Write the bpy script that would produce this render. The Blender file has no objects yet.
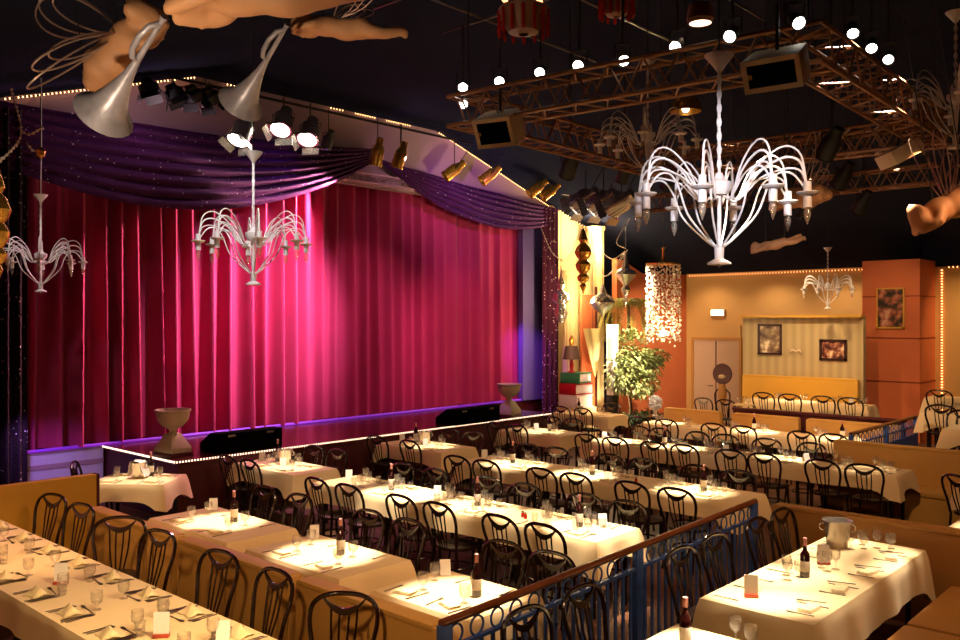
import bpy, bmesh, math, random
from mathutils import Vector, Matrix, Quaternion
random.seed(7)
PI = math.pi
SC = bpy.context.scene
COL = SC.collection

# ------------------------------------------------------------------ helpers
def lin(h):
    h = h.lstrip('#')
    out = []
    for i in (0, 2, 4):
        v = int(h[i:i+2], 16) / 255
        out.append(v/12.92 if v <= .04045 else ((v+.055)/1.055)**2.4)
    return tuple(out)

MATS = {}
def mat(name, color, rough=.5, metal=0., var=.12, scale=6., emit=None, estr=0., bump=0., sheen=0., spec=.5, coat=0.):
    """principled material with a procedural noise variation of its colour"""
    if name in MATS: return MATS[name]
    m = bpy.data.materials.new(name); m.use_nodes = True
    nt = m.node_tree; b = nt.nodes['Principled BSDF']
    c = lin(color) if isinstance(color, str) else color
    tc = nt.nodes.new('ShaderNodeTexCoord')
    nz = nt.nodes.new('ShaderNodeTexNoise'); nz.inputs['Scale'].default_value = scale; nz.inputs['Detail'].default_value = 4
    nt.links.new(tc.outputs['Object'], nz.inputs['Vector'])
    mx = nt.nodes.new('ShaderNodeMix'); mx.data_type = 'RGBA'
    mx.inputs[6].default_value = tuple(v*(1-var) for v in c) + (1,)
    mx.inputs[7].default_value = tuple(min(1, v*(1+var)) for v in c) + (1,)
    nt.links.new(nz.outputs['Fac'], mx.inputs[0])
    nt.links.new(mx.outputs[2], b.inputs['Base Color'])
    b.inputs['Roughness'].default_value = rough; b.inputs['Metallic'].default_value = metal
    b.inputs['Specular IOR Level'].default_value = spec
    b.inputs['Sheen Weight'].default_value = sheen; b.inputs['Coat Weight'].default_value = coat
    if emit:
        e = lin(emit) if isinstance(emit, str) else emit
        b.inputs['Emission Color'].default_value = e + (1,); b.inputs['Emission Strength'].default_value = estr
    if bump:
        bp = nt.nodes.new('ShaderNodeBump'); bp.inputs['Strength'].default_value = bump; bp.inputs['Distance'].default_value = .02
        nt.links.new(nz.outputs['Fac'], bp.inputs['Height']); nt.links.new(bp.outputs['Normal'], b.inputs['Normal'])
    MATS[name] = m
    return m

def nodes_of(m):
    return m.node_tree, m.node_tree.nodes['Principled BSDF'], m.node_tree.nodes, m.node_tree.links

class MB:
    """collects shapes into one mesh"""
    def __init__(s): s.v = []; s.f = []
    def add(s, vs, fs):
        n = len(s.v); s.v += [tuple(p) for p in vs]; s.f += [tuple(i+n for i in f) for f in fs]; return s
    def box(s, c, d, rz=0., m=None):
        hx, hy, hz = d[0]/2, d[1]/2, d[2]/2
        vs = [Vector((x, y, z)) for x in (-hx, hx) for y in (-hy, hy) for z in (-hz, hz)]
        R = m or Matrix.Rotation(rz, 3, 'Z')
        vs = [R @ p + Vector(c) for p in vs]
        return s.add(vs, [(0,1,3,2),(4,6,7,5),(0,4,5,1),(2,3,7,6),(0,2,6,4),(1,5,7,3)])
    def tube(s, pts, r, n=8, closed=False, caps=True):
        pts = [Vector(p) for p in pts]; N = len(pts)
        rs = r if isinstance(r, (list, tuple)) else [r]*N
        T = []
        for i in range(N):
            if closed: t = pts[(i+1) % N]-pts[i-1]
            else: t = pts[min(i+1, N-1)]-pts[max(i-1, 0)]
            T.append(t.normalized() if t.length > 1e-9 else Vector((0, 0, 1)))
        u = T[0].orthogonal().normalized(); vs = []
        for i in range(N):
            if i: u = (u - T[i]*u.dot(T[i])); u = u.normalized() if u.length > 1e-6 else T[i].orthogonal().normalized()
            w = T[i].cross(u)
            for k in range(n):
                a = 2*PI*k/n; vs.append(pts[i]+(u*math.cos(a)+w*math.sin(a))*rs[i])
        fs = []
        for i in range(N if closed else N-1):
            j = (i+1) % N
            for k in range(n):
                l = (k+1) % n; fs.append((i*n+k, i*n+l, j*n+l, j*n+k))
        if caps and not closed:
            fs.append(tuple(range(n-1, -1, -1))); fs.append(tuple((N-1)*n+k for k in range(n)))
        return s.add(vs, fs)
    def lathe(s, prof, c=(0, 0, 0), n=16, m=None, caps=True):
        vs = []; N = len(prof)
        for r, z in prof:
            for k in range(n):
                a = 2*PI*k/n; p = Vector((r*math.cos(a), r*math.sin(a), z))
                vs.append((m @ p if m else p)+Vector(c))
        fs = [(i*n+k, i*n+(k+1) % n, (i+1)*n+(k+1) % n, (i+1)*n+k) for i in range(N-1) for k in range(n)]
        if caps:
            if prof[0][0] > 1e-5: fs.append(tuple(range(n-1, -1, -1)))
            if prof[-1][0] > 1e-5: fs.append(tuple((N-1)*n+k for k in range(n)))
        return s.add(vs, fs)
    def ball(s, c, r, n=10, k=6, m=None):
        r = r if isinstance(r, (tuple, list)) else (r, r, r)
        prof = [(math.sin(PI*i/k), -math.cos(PI*i/k)) for i in range(k+1)]
        prof[0] = (1e-4, -1); prof[-1] = (1e-4, 1)
        M = Matrix.Diagonal(r)
        return s.lathe(prof, c, n, (m @ M) if m else M)
    def grid(s, fn, nu, nv):
        vs = [fn(i/nu, j/nv) for j in range(nv+1) for i in range(nu+1)]
        fs = [(j*(nu+1)+i, j*(nu+1)+i+1, (j+1)*(nu+1)+i+1, (j+1)*(nu+1)+i) for j in range(nv) for i in range(nu)]
        return s.add(vs, fs)
    def prism(s, pts2, z0, z1, m=None, c=(0, 0, 0)):
        n = len(pts2)
        vs = [Vector((x, y, z)) for z in (z0, z1) for x, y in pts2]
        vs = [(m @ p if m else p)+Vector(c) for p in vs]
        fs = [tuple(range(n-1, -1, -1)), tuple(range(n, 2*n))]+[(i, (i+1) % n, n+(i+1) % n, n+i) for i in range(n)]
        return s.add(vs, fs)
    def mesh(s, name, m, bevel=0., smooth=True, ang=40):
        me = bpy.data.meshes.new(name); me.from_pydata(s.v, [], s.f)
        if bevel:
            bm = bmesh.new(); bm.from_mesh(me)
            es = [e for e in bm.edges if len(e.link_faces) == 2 and e.calc_face_angle(0) > .6]
            bmesh.ops.bevel(bm, geom=es, offset=bevel, segments=2, affect='EDGES', profile=.6)
            bm.to_mesh(me); bm.free()
        bm = bmesh.new(); bm.from_mesh(me); bmesh.ops.recalc_face_normals(bm, faces=bm.faces); bm.to_mesh(me); bm.free()
        if smooth:
            me.shade_smooth(); me.set_sharp_from_angle(angle=math.radians(ang))
        if m: me.materials.append(m)
        return me
    def build(s, name, m, parent=None, loc=None, **k):
        o = bpy.data.objects.new(name, s.mesh(name, m, **k)); COL.objects.link(o)
        if parent: o.parent = parent
        if loc: o.location = loc
        return o

def tag(o, label=None, cat=None, group=None, kind=None):
    if label: o['label'] = label
    if cat: o['category'] = cat
    if group: o['group'] = group
    if kind: o['kind'] = kind
    return o
def thing(name, label, cat, loc=(0, 0, 0), rz=0., group=None):
    o = bpy.data.objects.new(name, None); COL.objects.link(o); o.empty_display_size = .05
    o.location = loc; o.rotation_euler = (0, 0, rz)
    return tag(o, label, cat, group)
KIDS = {}
def kids(o):
    if o.name not in KIDS: KIDS[o.name] = list(o.children)
    return KIDS[o.name]
def dup(o, loc=None, rz=None, label=None, group=None, parent=None):
    c = o.copy(); COL.objects.link(c)
    if parent is not None: c.parent = parent
    if loc is not None: c.location = loc
    if rz is not None: c.rotation_euler = (0, 0, rz)
    if label: c['label'] = label
    if group: c['group'] = group
    for ch in kids(o): dup(ch, parent=c)
    return c
class Proto:
    """first place() moves the built thing itself, later ones copy it"""
    def __init__(s, root): s.root = root; s.used = False
    def place(s, loc, rz=0., label=None, group=None):
        if not s.used:
            s.used = True; o = s.root; o.location = loc; o.rotation_euler = (0, 0, rz)
            return tag(o, label, None, group)
        return dup(s.root, loc, rz, label, group)
def struct(o): o['kind'] = 'structure'; return o
ORD = ['first','second','third','fourth','fifth','sixth','seventh','eighth','ninth','tenth','eleventh','twelfth','thirteenth','fourteenth','fifteenth','sixteenth']

def arc(c, r, a0, a1, n, plane='xz'):
    out = []
    for i in range(n+1):
        a = a0+(a1-a0)*i/n; u, w = r*math.cos(a), r*math.sin(a)
        out.append((c[0]+u, c[1], c[2]+w) if plane == 'xz' else ((c[0], c[1]+u, c[2]+w) if plane == 'yz' else (c[0]+u, c[1]+w, c[2])))
    return out
def bez(ps, n):
    out = []; k = len(ps)-1
    for i in range(n+1):
        t = i/n; p = Vector((0, 0, 0))
        for j, q in enumerate(ps): p += Vector(q)*(math.comb(k, j)*(1-t)**(k-j)*t**j)
        out.append(p)
    return out
def spline(ps, n=6):
    """catmull-rom through points"""
    P = [Vector(p) for p in ps]; P = [2*P[0]-P[1]]+P+[2*P[-1]-P[-2]]; out = []
    for i in range(1, len(P)-2):
        for k in range(n):
            t = k/n
            out.append(.5*((2*P[i])+(P[i+1]-P[i-1])*t+(2*P[i-1]-5*P[i]+4*P[i+1]-P[i+2])*t*t+(3*P[i]-P[i-1]-3*P[i+1]+P[i+2])*t**3))
    out.append(P[-2]); return out

# ------------------------------------------------------------------ camera
H = 2.8; PSI = math.radians(42.5)
cam = bpy.data.cameras.new('camera'); co = bpy.data.objects.new('camera', cam); COL.objects.link(co)
cam.sensor_width = 36; cam.lens = 862/960*36; cam.clip_end = 100; cam.clip_start = .05
co.location = (0, 0, H); co.rotation_euler = (PI/2, 0, PSI)
SC.camera = co
SC.view_settings.view_transform = 'Standard'; SC.view_settings.look = 'None'
SC.view_settings.exposure = .28; SC.view_settings.gamma = 1; SC.view_settings.use_curve_mapping = False
cy = SC.cycles
cy.use_denoising = True; cy.max_bounces = 6; cy.diffuse_bounces = 3; cy.glossy_bounces = 3; cy.transmission_bounces = 4
cy.transparent_max_bounces = 24; cy.caustics_reflective = False; cy.caustics_refractive = False
cy.sample_clamp_indirect = 4; cy.use_light_tree = True
w = bpy.data.worlds.new('World'); SC.world = w; w.use_nodes = True
w.node_tree.nodes['Background'].inputs[0].default_value = (.9, .6, .4, 1); w.node_tree.nodes['Background'].inputs[1].default_value = .004

# ------------------------------------------------------------------ materials
M = {}
M['wood'] = mat('dark_bentwood', '#1b0b06', .25, var=.3, scale=14, coat=.5)
M['seat'] = mat('dark_seat', '#190a06', .35, var=.25, scale=10)
M['cloth'] = mat('cream_cloth', '#e9cd9a', .85, var=.05, scale=5, sheen=.1, bump=.08)
M['napkin'] = mat('napkin', '#edd6a4', .85, var=.06, scale=20)
M['steel'] = mat('cutlery_steel', '#8d857a', .3, 1., var=.1)
M['bottle'] = mat('bottle_glass', '#1d0606', .08, var=.2, spec=.7)
M['paper'] = mat('label_paper', '#efe6d2', .7, var=.05)
M['foil'] = mat('foil_cap', '#c98a80', .4, .3, var=.15)
M['card'] = mat('menu_card', '#f3ede2', .7, var=.04)
M['cardbase'] = mat('card_base', '#a8442a', .4, var=.15)
M['dot'] = mat('card_mark', '#2c1512', .7)
M['tan'] = mat('tan_vinyl', '#b07c3c', .5, var=.08, scale=3)
M['bench'] = mat('ochre_vinyl', '#cc9e50', .55, var=.1, scale=5, bump=.15)
M['paletruss'] = mat('pale_truss', '#b891a4', .45, .2)
M['strip'] = mat('stage_side_paint', '#5f4f88', .7, var=.05)
M['grille'] = mat('speaker_cloth', '#040404', .9, spec=.02)
M['tan2'] = mat('yellow_vinyl', '#c9982f', .5, var=.1, scale=3)
M['blue'] = mat('blue_iron', '#3c5ea8', .4, .2, var=.2)
M['rail'] = mat('rail_wood', '#6e3a18', .3, var=.25, scale=12, coat=.3)
M['white'] = mat('white_iron', '#e9e6ea', .35, var=.05)
M['black'] = mat('black_metal', '#060506', .55, 0, var=.2)
M['truss'] = mat('truss_metal', '#8a5a3c', .5, .15, var=.2)
M['gold'] = mat('gold', '#e6b04a', .27, .8, var=.15)
M['silver'] = mat('silver', '#dcd6ce', .25, .85, var=.1)
M['stone'] = mat('urn_stone', '#b4a386', .8, var=.15, scale=9, bump=.3)
M['beige'] = mat('speaker_beige', '#c0a27c', .6, var=.08)
M['putto'] = mat('putto_clay', '#cf9160', .6, var=.2, scale=5, bump=.15)
M['horn'] = mat('horn_paint', '#a69a9a', .4, .3, var=.55, scale=9, bump=.25)
M['wire'] = mat('wing_wire', '#b08a74', .45, .4)
M['stagewood'] = mat('stage_boards', '#4a1a16', .22, var=.25, scale=2)
M['maroon'] = mat('maroon_panel', '#4a1518', .5, var=.15)
M['lav'] = mat('pale_panel', '#cfc6d6', .7, var=.05)
M['orange'] = mat('orange_plaster', '#c4683c', .8, var=.1, scale=2.5, bump=.1)
M['ochre'] = mat('ochre_plaster', '#c2965a', .8, var=.06, scale=1.5)
M['cream'] = mat('cream_plaster', '#e0c48c', .8, var=.08, scale=2)
M['mauve'] = mat('mauve_plaster', '#a98a92', .85, var=.06, scale=2)
M['door'] = mat('door_paint', '#b99a80', .6, var=.05)
M['groove'] = mat('panel_joint', '#7a3014', .8)
M['red'] = mat('red_lacquer', '#b01822', .4)
M['green'] = mat('green_cover', '#2c6f4c', .5)
M['pinkw'] = mat('pale_pages', '#e6d4d8', .7)
M['darkfab'] = mat('lamp_shade_fabric', '#452c28', .8)
M['leaf'] = mat('leaf', '#8f9558', .5, var=.5, scale=3)
M['palm'] = mat('palm_leaf', '#8a8438', .5, var=.3, scale=3)
M['trunk'] = mat('bark', '#4a301c', .8, var=.3, scale=12)
M['fern'] = mat('fern_leaf', '#26401c', .6, var=.4)
M['petal'] = mat('petal', '#f4efe6', .7)
M['redglass'] = mat('red_crystal', '#a81c14', .12, var=.3, spec=.8)
M['amber'] = mat('bulb_amber', '#f0dcc0', .08, 0., spec=.9)
M['pearl'] = mat('pearl_bead', '#ead9c4', .25, var=.1)
M['rope'] = mat('rope_bulb', '#fff0d8', .5, emit=(1., .5, .2), estr=7)
M['ropew'] = mat('rope_bulb_white', '#fff4e6', .5, emit=(1., .68, .45), estr=3.2)
M['ropeo'] = mat('rope_bulb_orange', '#ffb070', .5, emit=(1., .36, .12), estr=4)
M['lens'] = mat('lamp_lens', '#ffffff', .3, emit=(1., .93, .8), estr=12)
M['lensoff'] = mat('lamp_lens_dim', '#6a5a4c', .1, .5)
M['violet'] = mat('violet_tube', '#8040d0', .4, emit=(.25, .02, .55), estr=.35)
M['sign'] = mat('sign_glow', '#fff4d0', .5, emit=(1., .9, .6), estr=5)
M['cable'] = mat('cable', '#060506', .6)
M['picframe'] = mat('picture_frame_wood', '#2e130c', .4)

# glass: thin, clear, fresnel glossy over transparent
def glass_mat(name='thin_glass', tint=(.985, .975, .95), dif=.035, top=.5):
    m = bpy.data.materials.new(name); m.use_nodes = True
    nt = m.node_tree; nt.nodes.clear()
    out = nt.nodes.new('ShaderNodeOutputMaterial'); mix = nt.nodes.new('ShaderNodeMixShader')
    tr = nt.nodes.new('ShaderNodeBsdfTransparent'); tr.inputs[0].default_value = tint+(1,)
    gl = nt.nodes.new('ShaderNodeBsdfGlossy'); gl.inputs['Roughness'].default_value = .12
    fr = nt.nodes.new('ShaderNodeLayerWeight'); fr.inputs[0].default_value = .35
    mr = nt.nodes.new('ShaderNodeMapRange'); mr.inputs[3].default_value = .05; mr.inputs[4].default_value = top
    nt.links.new(fr.outputs['Facing'], mr.inputs[0]); nt.links.new(mr.outputs[0], mix.inputs[0])
    df = nt.nodes.new('ShaderNodeBsdfDiffuse'); df.inputs[0].default_value = (.95, .93, .9, 1); m2 = nt.nodes.new('ShaderNodeMixShader'); m2.inputs[0].default_value = dif  # small white diffuse share imitates light refracted in the glass
    nt.links.new(tr.outputs[0], m2.inputs[1]); nt.links.new(df.outputs[0], m2.inputs[2]); nt.links.new(m2.outputs[0], mix.inputs[1]); nt.links.new(gl.outputs[0], mix.inputs[2]); nt.links.new(mix.outputs[0], out.inputs[0])
    return m
M['glass'] = glass_mat()
M['bulbglass'] = glass_mat('bulb_glass', (1, .90, .74), .16, .75)

def velvet_mat(name, c, rough=.75, sheen=.5):
    m = mat(name, c, rough, var=.18, scale=1.2, sheen=sheen, spec=.25); return m
M['curtain'] = velvet_mat('red_velvet', (.40, .026, .10), sheen=.08)

def sequin_mat(name, base, spark, scale=46, thr=.055):
    m = mat(name, base, .7, var=.35, scale=3, spec=.15)
    nt, b, N, L = nodes_of(m)
    tc = N.new('ShaderNodeTexCoord'); vo = N.new('ShaderNodeTexVoronoi'); vo.inputs['Scale'].default_value = scale
    L.new(tc.outputs['Object'], vo.inputs['Vector'])
    lt = N.new('ShaderNodeMath'); lt.operation = 'LESS_THAN'; lt.inputs[1].default_value = .28; L.new(vo.outputs['Distance'], lt.inputs[0])
    sep = N.new('ShaderNodeSeparateColor'); L.new(vo.outputs['Color'], sep.inputs[0])
    g = N.new('ShaderNodeMath'); g.operation = 'LESS_THAN'; g.inputs[1].default_value = thr; L.new(sep.outputs[0], g.inputs[0])
    mu = N.new('ShaderNodeMath'); mu.operation = 'MULTIPLY'; L.new(lt.outputs[0], mu.inputs[0]); L.new(g.outputs[0], mu.inputs[1])
    old = b.inputs['Base Color'].links[0].from_socket
    mx = N.new('ShaderNodeMix'); mx.data_type = 'RGBA'; L.new(mu.outputs[0], mx.inputs[0]); L.new(old, mx.inputs[6])
    mx.inputs[7].default_value = spark+(1,); L.new(mx.outputs[2], b.inputs['Base Color'])  # sequin glints painted as pale specks in the base colour
    # fine woven sparkle through a second, denser layer
    v2 = N.new('ShaderNodeTexVoronoi'); v2.inputs['Scale'].default_value = scale*1.7; L.new(tc.outputs['Object'], v2.inputs['Vector'])
    bp = N.new('ShaderNodeBump'); bp.inputs['Strength'].default_value = .6; bp.inputs['Distance'].default_value = .02
    L.new(v2.outputs['Distance'], bp.inputs['Height']); L.new(bp.outputs['Normal'], b.inputs['Normal'])
    return m
M['swag'] = sequin_mat('sequin_drape', (.062, .010, .078), (.85, .75, .9), 26, .05)
M['pillar_drape'] = sequin_mat('sequin_column_drape', (.07, .012, .035), (.9, .7, .7), 22, .22)
M['dark_drape'] = sequin_mat('dark_sequin_drape', (.022, .012, .016), (.8, .7, .7), 22, .14)

def ceiling_mat():
    m = mat('ceiling_paint', '#15151f', .9, spec=.0, var=.2, scale=1.5)
    nt, b, N, L = nodes_of(m)
    tc = N.new('ShaderNodeTexCoord'); br = N.new('ShaderNodeTexBrick')
    br.inputs['Scale'].default_value = 1.; br.offset = 0; br.inputs['Brick Width'].default_value = 1.2; br.inputs['Row Height'].default_value = 1.2
    br.inputs['Mortar Size'].default_value = .012
    br.inputs['Color1'].default_value = (.015, .018, .036, 1); br.inputs['Color2'].default_value = (.017, .020, .039, 1); br.inputs['Mortar'].default_value = (.026, .026, .034, 1)
    L.new(tc.outputs['Object'], br.inputs['Vector']); L.new(br.outputs['Color'], b.inputs['Base Color'])
    return m
M['ceil'] = ceiling_mat()

def floor_mat():
    m = mat('floor_tiles', '#5a3a28', .45, var=.2)
    nt, b, N, L = nodes_of(m)
    tc = N.new('ShaderNodeTexCoord'); br = N.new('ShaderNodeTexBrick')
    br.inputs['Scale'].default_value = 1.; br.inputs['Brick Width'].default_value = .9; br.inputs['Row Height'].default_value = .12; br.inputs['Mortar Size'].default_value = .004
    br.inputs['Color1'].default_value = lin('#6b4630')+(1,); br.inputs['Color2'].default_value = lin('#583723')+(1,); br.inputs['Mortar'].default_value = lin('#2a1810')+(1,)
    L.new(tc.outputs['Object'], br.inputs['Vector']); L.new(br.outputs['Color'], b.inputs['Base Color'])
    return m
M['floor'] = floor_mat()

def stripe_mat():
    m = mat('striped_wallpaper', '#b0a878', .8, var=.05)
    nt, b, N, L = nodes_of(m)
    tc = N.new('ShaderNodeTexCoord'); wv = N.new('ShaderNodeTexWave'); wv.bands_direction = 'X'; wv.inputs['Scale'].default_value = 1.6
    L.new(tc.outputs['Object'], wv.inputs['Vector'])
    cr = N.new('ShaderNodeValToRGB'); cr.color_ramp.interpolation = 'EASE'
    cr.color_ramp.elements[0].color = lin('#a8946a')+(1,); cr.color_ramp.elements[1].color = lin('#b6a278')+(1,)
    L.new(wv.outputs['Fac'], cr.inputs[0]); L.new(cr.outputs[0], b.inputs['Base Color'])
    return m
M['stripe'] = stripe_mat()

def picture_mat(name, cols, scale):
    m = mat(name, '#704030', .4)
    nt, b, N, L = nodes_of(m)
    tc = N.new('ShaderNodeTexCoord'); nz = N.new('ShaderNodeTexNoise'); nz.inputs['Scale'].default_value = scale; nz.inputs['Detail'].default_value = 3
    L.new(tc.outputs['Object'], nz.inputs['Vector'])
    cr = N.new('ShaderNodeValToRGB'); r = cr.color_ramp
    for i, c in enumerate(cols):
        p = .34+.32*i/(len(cols)-1)
        if i < 2: e = r.elements[i]; e.position = p
        else: e = r.elements.new(p)
        e.color = lin(c)+(1,)
    L.new(nz.outputs['Fac'], cr.inputs[0]); L.new(cr.outputs[0], b.inputs['Base Color'])
    return m
M['pic_a'] = picture_mat('picture_mist', ['#2a1a12', '#6b5540', '#8c7758', '#e6d6b4'], 5)
M['pic_b'] = picture_mat('picture_red_group', ['#1c0f0c', '#5a2a20', '#a06a50', '#e8cfa8'], 8)
M['pic_c'] = picture_mat('picture_dancers', ['#24160f', '#3a3020', '#a05a40', '#c89a80'], 5)
# ------------------------------------------------------------------ the room
def slab(name, pts, axis, a, b, m, st=True):
    """polygon in the two other axes extruded along axis between a and b"""
    mb = MB(); n = len(pts)
    def P(p, t): return (t, p[0], p[1]) if axis == 'x' else ((p[0], t, p[1]) if axis == 'y' else (p[0], p[1], t))
    mb.add([P(p, a) for p in pts]+[P(p, b) for p in pts], [tuple(range(n)), tuple(range(2*n-1, n-1, -1))]+[(i, n+i, n+(i+1) % n, (i+1) % n) for i in range(n)])
    o = mb.build(name, m, smooth=False)
    return struct(o) if st else o
def rect(a0, a1, b0, b1): return [(a0, b0), (a1, b0), (a1, b1), (a0, b1)]

slab('floor', rect(-16, 3.2, -2.6, 24), 'z', -.1, 0, M['floor'])
CP = [(-2.6, 3.8), (7.4, 6.86), (13.0, 6.86), (22.2, 3.96)]
def ceil_z(y):
    for (a, za), (b, zb) in zip(CP, CP[1:]):
        if y <= b: return za+(zb-za)*(y-a)/(b-a)
    return CP[-1][1]
slab('ceiling', CP+[(y, z+.12) for y, z in reversed(CP)], 'x', -16, 3.3, M['ceil'])
slab('wall_back', rect(-12.1, -5.4, 0, 4.2), 'y', 21.8, 21.95, M['ochre'])
slab('wall_back_right', rect(-5.6, 3.2, 0, 3.95), 'y', 20.4, 20.55, M['ochre'])
slab('wall_upper_right', rect(-5.6, 3.2, 3.95, 4.6), 'y', 20.42, 20.6, M['ceil'])
slab('wall_right', [(-2.6, 0), (22, 0), (22, 4.0), (13, 6.86), (7.4, 6.86), (-2.6, 3.8)], 'x', 3.2, 3.35, M['ochre'])
slab('wall_front', rect(-16, 3.3, 0, 3.9), 'y', -2.75, -2.6, M['ochre'])
slab('wall_orange', [(18.3, 0), (21.8, 0), (21.8, 4.07), (19.5, 4.02), (18.5, 4.33), (18.3, 4.33)], 'x', -12.25, -12.1, M['orange'])
slab('wall_behind', [(18.7, 0), (22, 0), (22, 4.05), (18.7, 5.05)], 'x', -13.35, -13.25, M['ceil'])
slab('wall_cream', [(16.85, 0), (18.75, 0), (18.75, 5.03), (16.85, 5.63)], 'x', -13.2, -13.05, M['cream'])
slab('wall_left_dark', [(-2.6, 0), (4.3, 0), (4.3, 5.9), (-2.6, 3.8)], 'x', -13.4, -13.25, M['ceil'])
slab('wall_header', [(4.3, 5.45), (16.9, 5.45), (16.9, 5.62), (13.0, 6.86), (7.4, 6.86), (4.3, 5.91)], 'x', -13.35, -13.2, M['mauve'])
slab('wall_proscenium_side', rect(16.05, 16.9, .85, 5.5), 'x', -13.45, -13.3, M['strip'])
slab('wall_stage_back', rect(3, 18, 0, 6.9), 'x', -16, -15.85, M['ceil'])
# orange corner return on the back wall and reeded strip
slab('pillar', rect(-6.49, -5.34, 19.3, 21.8), 'z', 0, 4.07, M['orange'])
mb = MB()
for z in (3.3, 2.42, 1.5): mb.box((-5.915, 19.296, z), (1.15, .012, .02)); mb.box((-5.334, 19.85, z), (.012, 1.1, .02))
struct(mb.build('trim_1', M['groove'], smooth=False))
slab('wall_partition', rect(-8.84, -6.2, 18.5, 18.66), 'z', 0, 2.87, M['stripe'])
struct(MB().box((-7.52, 18.48, 2.88), (2.66, .24, .05)).build('trim_2', M['tan2'], smooth=False))
# double door on the back wall
d = thing('door_1', None, None, (-11.17, 21.8, 0)); struct(d)
MB().box((-.34, -.03, 1.125), (.66, .05, 2.25)).build('door_leaf', M['door'], d, smooth=False)
MB().box((.34, -.03, 1.125), (.66, .05, 2.25)).build('door_leaf', M['door'], d, smooth=False)
f = MB().box((0, -.035, 2.29), (1.48, .08, .07)).box((-.71, -.035, 1.12), (.07, .08, 2.25)).box((.71, -.035, 1.12), (.07, .08, 2.25)).build('door_frame', M['tan'], d, smooth=False)
MB().box((0, -.03, 2.48), (1.42, .05, .34)).build('door_panel', M['ochre'], d, smooth=False)
MB().box((0, -.05, 1.12), (.03, .03, 2.2)).build('door_gap', M['maroon'], d, smooth=False)
for s in (-1, 1): MB().tube([(s*.1, -.06, 1.0), (s*.1, -.1, 1.0), (s*.22, -.1, 1.0)], .012, 6).build('door_handle', M['steel'], d)
# stage
sb = slab('stage', rect(-15.85, -13.42, 3.0, 16.9), 'z', 0, .85, M['stagewood'])
struct(MB().box((-13.405, 4.6, .43), (.03, 2.66, .84)).build('wall_stage_side', M['lav'], smooth=False))
struct(MB().box((-13.385, 4.6, .62), (.02, 2.66, .07)).box((-13.385, 4.6, .835), (.03, 2.66, .035)).build('trim_3', M['mauve'], smooth=False))
slab('stage_apron', rect(-13.42, -11.1, 5.93, 14.4), 'z', .80, .85, M['stagewood'])
slab('wall_apron', rect(-13.38, -11.14, 5.97, 14.36), 'z', 0, .80, M['maroon'])
# raised floors at the back
slab('floor_platform', rect(-9.2, -4.66, 16.35, 18.5), 'z', 0, .36, M['floor'])
slab('floor_platform_right', rect(-4.62, 3.2, 13.36, 20.4), 'z', 0, .5, M['floor'])

# ---- stage curtain
def curtain(y0, y1, x, z0, z1):
    rng = random.Random(3); ys = []; y = y0
    while y < y1: ys.append(y); y += rng.uniform(.24, .42)
    ys.append(y1)
    amp = [rng.uniform(.2, .36) if y < 9.8 else rng.uniform(.1, .2) for y in ys]; lean = [rng.uniform(-.07, .07) for _ in ys]
    import bisect
    pw = [rng.uniform(.9, 2.4) for _ in ys]
    def depth(yy, t):
        cs = [c+l*(1-t) for c, l in zip(ys, lean)]
        i = max(0, min(len(cs)-2, bisect.bisect(cs, yy)-1))
        f = (yy-cs[i])/max(.05, cs[i+1]-cs[i]); f = min(1, max(0, f))
        a = amp[i]*(1-f)+amp[i+1]*f
        return a*(.5+.5*math.cos(2*PI*f))**pw[i if f < .5 else i+1]+.01*math.sin(yy*31)
    nu, nv = 1600, 8
    def fn(u, v):
        yy = y0+(y1-y0)*u
        return (x+depth(yy, v)*(1-.25*v), yy, z0+(z1-z0)*v)
    return MB().grid(fn, nu, nv)
cur = thing('stage_curtain', 'tall red velvet stage curtain in deep pleats behind the apron', 'curtain', (-13.52, 10.4, 5.6))
o = curtain(4.35, 16.35, -13.62, .875, 5.6).build('pleated_drape', M['curtain'], cur, loc=(13.52, -10.4, -5.6))
MB().tube([(0, -6.1, .03), (0, 6.0, .03)], .03, 8).build('curtain_rail', M['black'], cur)

# ---- swags
def swag(name, label, pa, pb, sag_top, sag_bot, x, folds, m, seed):
    """pa, pb: (y, ztop, zbottom) at the two pinned ends"""
    rng = random.Random(seed); ph = [rng.uniform(0, 6.28) for _ in range(4)]
    def fn(u, v):
        y = pa[0]+(pb[0]-pa[0])*u; s = 4*u*(1-u)
        zt = pa[1]+(pb[1]-pa[1])*u-sag_top*s; zb = pa[2]+(pb[2]-pa[2])*u-sag_bot*s
        # folds run along the swag and pull together at its ends
        k = v*folds; fd = .085*abs(math.sin(PI*k+.5*math.sin(3*u+ph[0])))*(.35+.65*s)+.03*math.sin(17*u+ph[1]+4*v)
        return (x+fd+.12*math.sin(PI*v)*s, y, zb+(zt-zb)*v)
    o = MB().grid(fn, 120, 90).build(name, m, loc=None)
    return tag(o, label, 'drape', 'sequinned swags over the stage')
swag('swag_drape', 'wide purple sequinned swag over the left half of the stage curtain', (4.3, 5.85, 4.95), (11.0, 6.15, 5.85),   .1, .75, -13.0, 7, M['swag'], 1)
swag('swag_drape', 'smaller purple sequinned swag over the far right end of the stage curtain', (11.2, 6.0, 5.95), (17.0, 5.55, 5.2), .05, .62, -13.0, 6, M['swag'], 2)
def drape_column(y0, y1, x, z0, z1, m, label):
    n = 8
    def fn(u, v): return (x+.07*math.sin(u*2*PI*4)+.05*math.sin(PI*u), y0+(y1-y0)*u, z0+(z1-z0)*v)
    return tag(MB().grid(fn, 80, 3).build('side_drape', m), label, 'drape', 'sequinned side drapes')
drape_column(4.0, 4.68, -13.0, .02, 5.75, M['dark_drape'], 'dark glittering side drape at the left end of the stage')
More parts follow.
